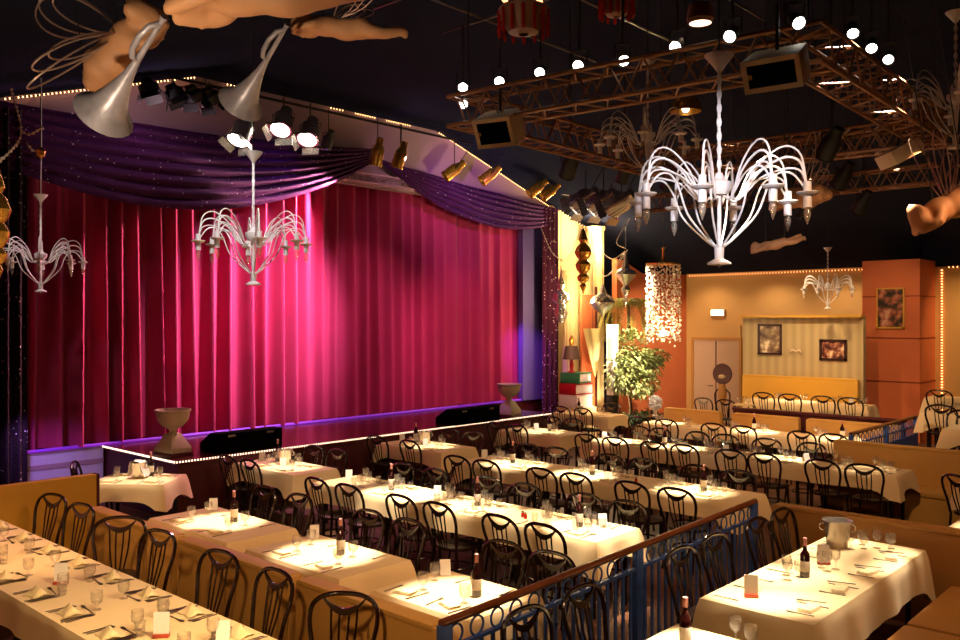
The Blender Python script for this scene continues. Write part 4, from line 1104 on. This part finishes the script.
# ------------------------------------------------------------------ stage: urns, monitors
def make_urn():
    t = thing('stone_urn', 'x', 'urn')
    MB().box((0, 0, .03), (.44, .44, .06)).build('plinth', M['maroon'], t, bevel=.008)
    mb = MB(); n = 4
    a, b, h0, h1 = .2, .09, .06, .34
    mb.add([(-a, -a, h0), (a, -a, h0), (a, a, h0), (-a, a, h0), (-a, -a, h0+.07), (a, -a, h0+.07), (a, a, h0+.07), (-a, a, h0+.07), (-b, -b, h1), (b, -b, h1), (b, b, h1), (-b, b, h1)],
           [(3, 2, 1, 0), (0, 1, 5, 4), (1, 2, 6, 5), (2, 3, 7, 6), (3, 0, 4, 7), (4, 5, 9, 8), (5, 6, 10, 9), (6, 7, 11, 10), (7, 4, 8, 11), (8, 9, 10, 11)])
    mb.build('pedestal', M['stone'], t, bevel=.008)
    MB().lathe([(.085, .33), (.055, .37), (.06, .4), (.17, .46), (.235, .54), (.255, .63), (.25, .66), (.275, .67), (.28, .7), (.255, .7), (.22, .6), (.001, .5)], n=28).build('bowl', M['stone'], t)
    return t
UR = Proto(make_urn())
UR.place((-11.62, 6.15, .85), .2, 'stone urn on a square foot at the left corner of the stage apron', 'stage urns').scale = (.9, .9, .95)
UR.place((-11.3, 13.2, .85), .1, 'stone urn bathed in violet light at the right end of the stage', 'stage urns')
def monitor(loc, rz, w, label):
    t = thing('floor_monitor', label, 'loudspeaker', loc, rz, 'black stage monitors')
    o = [(-.26, 0), (.26, 0), (.26, .12), (-.02, .29), (-.26, .29)]
    MB().prism(o, -w/2, w/2, Matrix(((1, 0, 0), (0, 0, 1), (0, 1, 0)))).build('cabinet', M['grille'], t, bevel=.015)
    g = MB().box((0, 0, 0), (.02, w-.1, .27), m=Matrix.Rotation(math.radians(-58.7), 3, 'Y')); g.v = [(x+.122, y, z+.208) for x, y, z in g.v]
    g.build('grille', M['cable'], t, smooth=False)
    for s in (-1, 1): MB().box((-.26, s*w*.3, .25), (.02, .12, .03)).build('handle', M['steel'], t, bevel=.004)
monitor((-11.5, 7.2, .85), PI, 1.1, 'long black monitor on the stage apron near the left urn')
monitor((-11.3, 12.0, .85), PI, 1.25, 'long black monitor near the right end of the stage apron')

# ------------------------------------------------------------------ gold hanging ornaments with bead chains
def bead_chain(mb, pts, r=.016, step=.04):
    P = spline(pts, 10); acc = 0
    for a, b in zip(P, P[1:]):
        acc += (b-a).length
        if acc > step: mb.ball(b, r, 6, 4); acc = 0
def ornament(label, loc, prof, chains, top, m='gold'):
    t = thing('hanging_ornament', label, 'ornament', loc)
    MB().lathe(prof, n=18).build('turned_drop', M[m], t)
    MB().tube([(0, 0, prof[-1][1]), (0, 0, top)], .006, 5).build('hanging_wire', M['cable'], t)
    for c in chains:
        mb = MB(); bead_chain(mb, c); mb.tube(spline(c, 10), .006, 5); mb.build('bead_chain', M['pearl'] if m == 'gold' else M['pearl'], t)
    return t
big = [(.001, -.75), (.02, -.68), (.05, -.6), (.03, -.55), (.08, -.5), (.09, -.44), (.05, -.38), (.1, -.3), (.115, -.22), (.06, -.13), (.1, -.08), (.13, 0), (.09, .1), (.04, .16), (.07, .22), (.05, .3), (.02, .4), (.001, .42)]
ornament('gold turned ornament with bead chains at the left picture edge', (-9.76, 3.22, 3.95), [(r*1.05, z*1.05) for r, z in big], [[(.0, .0, .5), (.12, .1, .62), (.2, .16, .82), (.1, .1, 1.25)], [(-.1, -.1, .35), (.02, .02, .5), (.13, .14, .68)], [(.16, .14, .85), (.24, .22, .78), (.36, .32, .86)]], 1.2)
o = ornament('small gold drop ornament beside the left chandelier cord', (-9.5, 3.55, 4.55), [(.001, -.06), (.04, -.03), (.05, .02), (.02, .06), (.001, .07)], [[(-.1, -.1, .1), (-.05, -.05, .02), (.0, 0, .05)]], .7)
ornament('tall gold turned ornament with bead loops before the cream wall', (-11.2, 15.6, 4.3), [(r*1.5, z*1.25) for r, z in big], [[(-.4, -1.0, .5), (-.3, -.7, -.05), (-.15, -.35, -.15), (0, -.1, .5)], [(0, 0, .5), (.1, .3, -.1), (.15, .55, -.5), (.2, .9, -.35), (.3, 1.3, .1)], [(0, 0, .6), (.0, .2, .5), (0.05, .35, .1), (.0, .42, -.3)]], 1.3)
ornament('round silvery ornament hanging near the beaded lamp', (-11.0, 17.0, 3.85), [(.001, -.75), (.05, -.6), (.04, -.5), (.12, -.35), (.05, -.25), (.13, -.15), (.26, 0), (.22, .08), (.1, .14), (.06, .3), (.05, .5), (.001, .62)], [[(-.2, -.9, -.05), (-.1, -.5, .0), (0, -.1, .5)], [(0, 0, .6), (-.05, -.3, .75), (.0, .15, 1.3)], [(-.2, -.8, .55), (-.1, -.4, .35), (0, 0, .55)]], 1.3, 'silver')
ornament('fat silver ornament drop below the bright column', (-11.3, 16.5, 3.15), [(.001, -.3), (.06, -.2), (.22, -.1), (.3, .05), (.24, .17), (.1, .25), (.05, .4), (.001, .5)], [], 1.9, 'silver')
ornament('small silver ornament low beside the sequinned drape', (-12.0, 15.85, 3.3), [(.001, -.6), (.1, -.5), (.16, -.35), (.1, -.15), (.2, -.05), (.18, .1), (.05, .2), (.1, .32), (.03, .5), (.001, .8)], [], 2.0, 'silver')

# ------------------------------------------------------------------ decor beside the stage
def column(label, x, y, r, z0, z1, m, flutes=14):
    t = thing('fluted_column', label, 'column', (x, y, z0)); h = z1-z0
    n = flutes*4; mb = MB(); vs = []
    for z in (.12, h-.1):
        for k in range(n):
            a = 2*PI*k/n; rr = r*(1-.06*abs(math.sin(flutes*a/2))); vs.append((rr*math.cos(a), rr*math.sin(a), z))
    mb.add(vs, [(k, (k+1) % n, n+(k+1) % n, n+k) for k in range(n)]); mb.build('shaft', m, t)
    MB().lathe([(r*1.25, 0), (r*1.25, .06), (r*1.1, .12), (r, .13)], n=24).build('base', m, t); MB().lathe([(r, h-.11), (r*1.12, h-.08), (r*1.15, h)], n=24).build('capital', m, t)
column('tall bright cream column, tallest beside the stage', -12.55, 18.0, .22, 0, 5.15, M['cream'])
column('shorter cream column close to the sequinned side drape', -12.5, 16.9, .2, 0, 4.0, M['cream'])
column('shorter cream column in the middle of the lit group', -12.3, 17.2, .16, 0, 4.6, M['cream'])
t = thing('tall_panel', 'tall narrow orange and dark panel behind the giant books', 'panel', (-12.0, 16.9, 0))
MB().box((0, 0, 1.7), (.05, .55, 3.4)).build('board', M['orange'], t, smooth=False); MB().box((.03, .3, 1.9), (.04, .06, 3.4)).build('edge_strip', M['maroon'], t, smooth=False)
t = thing('fabric_cone', 'pale draped cloth hanging to a point behind the giant books', 'fabric', (-11.75, 16.75, 0))
mb = MB(); mb.grid(lambda u, v: (.05*math.sin(u*9)*(1-v), (u-.5)*.75*(1-v)**.8+.12*v, 2.6-1.15*v), 18, 8); n = len(mb.v); mb.add([(x-.01, y, z) for x, y, z in mb.v], [tuple(reversed(f)) for f in mb.f]); MB().tube([(0, 0, 2.59), (0, 0, ceil_z(16.75))], .006, 5).build('hanging_cord', M['cable'], t); mb.build('cloth_fall', M['gold' if 0 else 'cream'], t)
# giant books on a low plinth
pl = tag(MB().box((-11.75, 16.1, .4), (.6, .75, .8)).build('display_plinth', M['cream'], bevel=.01), 'cream plinth under the stack of giant books', 'plinth')
z = .8
for i, (mm, label, h, rot, w) in enumerate((('pinkw', 'pale giant book at the bottom of the stack under the lamp', .3, .05, .66), ('red', 'red giant book in the middle of the stack under the lamp', .26, -.08, .62), ('green', 'green giant book at the top of the stack under the lamp', .24, .12, .58))):
    t = thing('giant_book', label, 'book', (-11.72, 16.05, z), rot, 'giant display books')
    MB().box((0, 0, .018), (.5, w, .03)).box((0, 0, h-.018), (.5, w, .03)).box((-.0, -w/2+.015, h/2), (.5, .03, h)).build('cover', M[mm], t, bevel=.008)
    MB().box((0, .01, h/2), (.46, w-.05, h-.07)).build('pages', M['pinkw'], t, smooth=False)
    z += h+.002
t = thing('table_lamp', 'table lamp with a brown shade on top of the giant books', 'lamp', (-11.7, 15.85, z))
MB().lathe([(.09, 0), (.09, .02), (.03, .05), (.05, .16), (.03, .3), (.012, .36)], n=16).build('base', M['red'], t); MB().lathe([(.2, .3), (.14, .6), (.13, .6), (.19, .3)], n=20, caps=False).build('lamp_shade', M['darkfab'], t)
MB().lathe([(.03, .58), (.05, .66), (.06, .74), (.02, .84), (.001, .86)], n=10).build('finial', M['gold'], t)
t = thing('white_post', 'slim white post with a black foot beside the giant books', 'post', (-11.0, 16.45, 0))
MB().box((0, 0, .55), (.2, .2, 1.1)).build('foot', M['black'], t, bevel=.01); MB().box((0, 0, 1.9), (.19, .19, 1.6)).build('shaft', M['petal'], t, bevel=.01); MB().box((0, -.1, 2.15), (.1, .012, .5)).build('inset_panel', M['cream'], t, smooth=False)

# plants -------------------------------------------------------------
def leaf(mb, p, d, L, w, curl=.2):
    d = Vector(d).normalized(); s = d.cross(Vector((random.uniform(-.3, .3), random.uniform(-.3, .3), 1))); s = s.normalized() if s.length > .01 else Vector((1, 0, 0))
    p = Vector(p); dn = Vector((0, 0, -curl*L))
    mb.add([p, p+d*L*.5+s*w, p+d*L+dn, p+d*L*.5-s*w], [(0, 1, 2, 3)])
def tree(label, loc, trunk, crown, n, L, seed):
    random.seed(seed); t = thing('ficus_tree', label, 'tree', loc)
    MB().tube(spline(trunk, 5), [.05-.03*i/(5*(len(trunk)-1)) for i in range(5*(len(trunk)-1)+1)], 8).build('trunk', M['trunk'], t)
    br = MB(); fo = MB()
    for c, r, k in crown:
        br.tube(spline([trunk[-2], (Vector(trunk[-1])+Vector(c))/2, c], 4), [.018]*4+[.01]*4+[.006], 5)
        for i in range(int(n*k)):
            v = Vector((random.gauss(0, 1), random.gauss(0, 1), random.gauss(0, 1))).normalized()*random.random()**.4
            p = Vector(c)+Vector((v.x*r[0], v.y*r[1], v.z*r[2]))
            leaf(fo, p, (v.x+random.uniform(-.6, .6), v.y+random.uniform(-.6, .6), v.z-.3), L*random.uniform(.7, 1.3), L*.26)
    br.build('branches', M['trunk'], t); fo.build('foliage', M['leaf'], t, smooth=False)
    return t
tree('lit ficus tree with bright small leaves before the orange wall', (-10.9, 17.0, 0), [(0, 0, .3), (.02, .03, .8), (-.03, 0, 1.2), (0, 0, 1.5)],
     [((0, 0, 2.0), (.42, .5, .6), 1), ((.05, -.45, 1.6), (.35, .35, .45), .6), ((.1, .5, 1.75), (.4, .45, .35), .6), ((.3, .0, 1.35), (.35, .5, .3), .5), ((.1, 1.0, 1.95), (.2, .45, .12), .25)], 1000, .12, 5)
t = thing('planter', 'dark planter trough under the ficus tree', 'planter', (-10.8, 17.0, 0)); MB().box((0, 0, .2), (.7, 1.7, .4)).build('trough', M['maroon'], t, bevel=.02); MB().box((0, 0, .39), (.6, 1.6, .04)).build('soil', M['trunk'], t, smooth=False)
random.seed(8); fo = MB()
for i in range(420):
    y = random.uniform(-.85, .95); a = random.uniform(0, 2*PI); leaf(fo, (random.uniform(-.3, .3), y, .4+random.uniform(0, .2)), (math.cos(a), math.sin(a), random.uniform(.2, 1.2)), random.uniform(.15, .36), .025, .5)
tag(fo.build('fern_bed', M['fern'], loc=(-10.8, 17.0, 0), smooth=False), 'dark green fern leaves spilling along the planter', 'ferns', kind='stuff')
t = thing('palm_plant', 'hanging yellow green palm fronds beside the bright column', 'palm', (-11.3, 17.6, 3.2)); random.seed(4)
for k in range(16):
    a = 2*PI*k/16+random.uniform(-.2, .2); L = random.uniform(.55, .9); mb = MB(); st = [Vector((0, 0, 0)), Vector((math.cos(a)*L*.4, math.sin(a)*L*.4, .12)), Vector((math.cos(a)*L*.75, math.sin(a)*L*.75, -.25)), Vector((math.cos(a)*L*.85, math.sin(a)*L*.85, -.75))]
    sp = spline(st, 7); mb.tube(sp, .006, 4)
    for i, p in enumerate(sp[3:]):
        for s in (-1, 1): leaf(mb, p, (-math.sin(a)*s+math.cos(a)*.4, math.cos(a)*s+math.sin(a)*.4, -.7), .22, .014, .4)
    mb.build('frond', M['palm'], t, smooth=False)
MB().tube([(0, 0, -.9), (0, 0, 0)], [.05, .03], 8).build('stem', M['trunk'], t)
t = thing('white_flower_ball', 'round white flower bouquet at the end of the bench row', 'flowers', (-9.62, 16.0, .75)); random.seed(2); mb = MB()
for i in range(120):
    v = Vector((random.gauss(0, 1), random.gauss(0, 1), random.gauss(0, 1))).normalized(); leaf(mb, v*.08, v+Vector((0, 0, .1)), .1, .045, .1); 
for i in range(40):
    v = Vector((random.gauss(0, 1), random.gauss(0, 1), random.gauss(0, 1))).normalized(); mb.ball(v*.1, .035, 6, 4)
mb.v = [(x, y, z+.3) for x, y, z in mb.v]
mb.build('blossoms', M['petal'], t, smooth=False); MB().lathe([(.05, 0), (.06, .02), (.03, .06), (.045, .2)], n=12).build('vase', M['petal'], t)
tag(MB().lathe([(.2, 0), (.2, .03), (.04, .05), (.04, .7), (.18, .72), (.18, .75)], (-9.62, 16.0, 0), 16).build('flower_stand', M['wood']), 'dark round stand under the white flower bouquet', 'stand')

# beaded pendant lamp --------------------------------------------------
t = thing('beaded_lamp', 'long cylinder lamp of white hanging beads before the orange wall', 'pendant lamp', (-9.66, 16.4, 4.02)); random.seed(11); mb = MB()
for ring, (r, n) in enumerate(((.36, 30), (.25, 17))):
    for k in range(n):
        a = 2*PI*k/n+random.uniform(-.08, .08); L = random.uniform(1.4, 1.75); m_ = int(L/.075)
        for i in range(m_):
            if random.random() < .12: continue
            mb.ball((r*math.cos(a)+random.uniform(-.02, .02), r*math.sin(a)+random.uniform(-.02, .02), -.06-i*.078+random.uniform(-.035, .035)), random.uniform(.016, .028), 6, 4)
tag(mb.build('bead_strings', M['pearl'], t), kind='stuff')
MB().lathe([(.37, -.03), (.37, 0), (.1, .05), (.03, .1), (.02, .3), (.05, .34), (.001, .36)], n=24).build('top_plate', M['gold'], t)
MB().tube([(0, 0, .35), (0, 0, ceil_z(16.7)-4.02)], .008, 5).build('cord', M['cable'], t)
MB().ball((0, 0, -1.5), .07, 10, 6).build('bulb', mat('warm_bulb', '#fff0d0', .5, emit=(1., .75, .45), estr=25), t)
# red crystal chandeliers, cut by the top of the picture
def redch(label, loc, r):
    t = thing('red_crystal_chandelier', label, 'chandelier', loc, 0, 'red crystal chandeliers')
    MB().lathe([(r*.2, -.22), (r*.6, -.2), (r, -.05), (r*1.02, 0), (r*.98, .01), (r*.55, -.17)], n=24, caps=False).build('bowl', M['truss'], t)
    mb = MB()
    for k in range(14):
        a = 2*PI*k/14; 
        for i in range(4): mb.ball((r*math.cos(a), r*math.sin(a), -.04-.05*i), (.02, .02, .03 if i < 3 else .05), 6, 4)
    tag(mb.build('crystal_drops', M['redglass'], t), kind='stuff')
    for k in range(5):
        a = 2*PI*k/5; c = MB().tube(bez([(.03, 0, .25), (r*.4, 0, .45), (r*.7, 0, .1), (r*.75, 0, .05)], 8), .01, 6); c.v = [rotz(p, a) for p in c.v]; c.build('arm', M['gold'], t)
        MB().ball(rotz((r*.75, 0, .1), a), .03, 8, 6).build('bulb', M['ropeo'], t)
    MB().tube([(0, 0, -.2), (0, 0, ceil_z(loc[1])-loc[2])], .014, 6).build('stem', M['gold'], t)
redch('red crystal chandelier cut by the top of the picture, larger one', (-4.84, 5.85, 5.53), .22)
redch('red crystal drops of a second chandelier, cut by the top of the picture', (-4.58, 6.92, 5.9), .16)
# ------------------------------------------------------------------ light
# table lamps of the ceiling: narrow warm spots that make the bright pools on the cloths
POOLS = [(-7.55, 6.9, 1, 12), (-6.45, 6.95, .8, 11), (-5.6, 6.95, .5, 10), (-4.85, 6.95, 1, 11), (-8.7, 6.95, .35, 9),
         (-7.85, 4.7, .7, 10), (-6.1, 4.68, .8, 11), (-4.45, 4.62, .8, 11),
         (-7.9, 9.35, .9, 11), (-6.7, 9.35, .9, 10), (-5.1, 9.35, 1, 11), (-8.15, 12.4, 1, 10), (-7.0, 12.4, 1, 10), (-5.3, 12.35, 1, 10), (-4.1, 12.3, .5, 9),
         (-10.1, 7.1, .55, 10), (-10.1, 9.85, .55, 10), (-9.9, 12.5, .5, 10), (-7.0, 15.1, 1, 10), (-5.5, 15.1, .8, 10), (-8.9, 15.2, .6, 9),
         (-2.75, 6.45, 1.0, 16), (-2.75, 7.75, 1.0, 15), (-2.5, 4.8, 1.7, 11), (-10.65, 5.1, .3, 12),
         (-1.9, 9.6, .6, 10), (-2.8, 13.8, .6, 10), (-3.3, 15.8, .6, 10), (-7.4, 17.6, .4, 14)]
for x, y, k, cone in POOLS:
    z = min(ceil_z(y)-.2, 5.6)
    spot((x+.35, y+(-.4 if 6.8 < y < 7 else .5), z), (x, y, .75), 3900*k*((z-.75)/4.6)**2, cone*1.15, (1, .84, .64), .6, .05)
# long near table: broader warm pool growing to its railing end
spot((-2.8, 3.0, 3.5), (-5.6, 2.7, .75), 640, 36, (1, .72, .38), .8, .08)
spot((-5.9, 3.3, 3.6), (-8.4, 2.8, .75), 310, 38, (1, .68, .34), .8, .08)
# added wide warm spots, filling in the room's ambient light
for p, t_, e, c in (((-3.0, 6.2, 4.55), (-6.5, 7.5, .8), 260, 95), ((-2.6, 9.5, 4.5), (-5.5, 12.5, .8), 330, 95), ((-6.2, 9.6, 4.5), (-9.0, 9.5, .8), 110, 80), ((-3.0, 5.0, 4.4), (-6.5, 3.5, .8), 200, 95), ((-1.0, 8.0, 4.6), (-2.5, 8.0, .8), 150, 95), ((-6.5, 13.5, 5.3), (-7, 15.9, .8), 520, 100)):
    spot(p, t_, e*1.15, c*.9, (1, .57, .29), .9, .12)
# the stage wash: pinkish key on the middle of the curtain and red sides
spot((-9.5, 9.7, 5.7), (-13.5, 8.9, 2.9), 3900, 50, (1, .64, .86), 1., .08)
spot((-12.85, 10.4, 5.3), (-13.4, 6.0, 2.6), 1900, 110, (1, .34, .5), 1., .03)
spot((-9.3, 11.9, 4.45), (-13.5, 11.2, 2.3), 430, 60, (1, .40, .6), .9, .08)
spot((-9.4, 12.1, 4.4), (-13.5, 14.0, 1.9), 480, 58, (1, .36, .5), .9, .08)
spot((-12.75, 10.8, 5.3), (-13.4, 5.0, 1.9), 1500, 36, (1, .3, .42), .9, .03)
# violet at the two ends of the stage
def point(loc, e, col, r=.08):
    l = bpy.data.lights.new('lamp', 'POINT'); l.energy = e; l.color = col; l.shadow_soft_size = r
    o = bpy.data.objects.new('lamp', l); COL.objects.link(o); o.location = loc; return o
spot((-12.3, 9.45, 5.9), (-13.1, 8.4, 5.0), 150, 100, (.42, .12, 1), .9)
spot((-12.2, 4.3, 1.7), (-13.4, 5.2, .3), 80, 64, (.5, .25, 1), .9)
spot((-12.6, 14.6, 3.4), (-13.3, 16.5, 1.6), 330, 44, (.42, .1, 1), .9)
spot((-11.9, 12.4, 3.4), (-11.3, 13.2, 1.2), 90, 44, (.5, .16, 1), .9)
spot((-10.4, 13.2, 5.2), (-13.0, 13.9, 5.3), 160, 80, (.7, .2, .9), .9)
point((-12.2, 11.2, 5.9), 26, (.9, .5, .7))
point((-12.1, 6.2, 5.8), 12, (.9, .6, .7))
# warm lamps of the decor beside the stage
point((-12.0, 17.6, 4.6), 100, (1, .7, .34)); point((-11.7, 16.2, 3.4), 120, (1, .7, .36)); point((-11.3, 15.3, 2.3), 26, (1, .66, .36)); point((-11.3, 16.8, .9), 60, (1, .7, .36)); point((-9.66, 16.4, 2.6), 60, (1, .74, .42))
point((-12.3, 17.5, 5.1), 60, (1, .75, .45))
spot((-9.5, 15.2, 4.8), (-10.9, 17.0, 1.6), 3000, 34, (1, .88, .66), .7)
# warm wash down the back wall, pillar and striped wall
for x, e in ((-11.2, 34), (-9.4, 40), (-7.6, 40)): spot((x, 20.9, 3.9), (x, 21.8, 1.5), e*1.5, 130, (1, .72, .42), .9)
spot((-7.4, 16.6, 4.6), (-7.5, 18.5, 1.4), 300, 75, (1, .70, .36), .9)
spot((-4.9, 16.2, 4.9), (-5.9, 19.3, 2.2), 240, 60, (1, .66, .36), .9)
spot((-3.6, 19.2, 4.0), (-4.4, 20.9, 2.0), 160, 100, (1, .66, .28), .9)
# added pale spots that brighten the chandeliers, cherubs and left ornament
spot((-1.0, 1.6, 4.3), (-2.45, 4.81, 3.65), 520, 17, (.92, .92, 1), .5)
spot((-6.1, 3.3, 5.5), (-7.13, 4.59, 3.6), 230, 30, (1, .95, .9), .5)
spot((-10.8, 3.3, 5.2), (-11.77, 4.4, 3.6), 80, 26, (1, .9, .75), .5)
spot((-3.9, .7, 2.7), (-5.5, 2.9, 4.8), 260, 60, (1, .82, .6), .9)
spot((-2.9, 5.2, 3.0), (-3.1, 8.7, 3.6), 150, 30, (1, .75, .5), .9)
spot((-7.2, 2.2, 2.6), (-9.7, 3.3, 3.9), 90, 26, (1, .85, .6), .7)
# added warm spots on the camera side, brightening the near benches and chairs
spot((-2.5, .4, 4.0), (-5.8, 3.6, .3), 330, 58, (1, .56, .26), .9, .2)
spot((-7.2, 1.2, 3.8), (-8.9, 3.7, .4), 230, 62, (1, .56, .26), .9, .2)
spot((-.5, 3.5, 4.4), (-3.6, 6.5, .6), 190, 80, (1, .56, .28), .9, .2)
spot((-9.0, 14.8, 3.6), (-9.62, 16.0, 1.1), 260, 16, (1, .92, .8), .5)  # from here added spots brighten flowers, gold lamps, orange wall and blue fence
spot((-9.6, 11.5, 4.6), (-12.2, 13.5, 5.85), 220, 70, (1, .75, .45), .9)
spot((-9.4, 17.4, 3.7), (-12.1, 19.8, 1.9), 800, 60, (1, .74, .46), .9)
spot((-3.2, 12.6, 4.6), (-4.6, 15.2, .8), 260, 60, (1, .7, .45), .9)
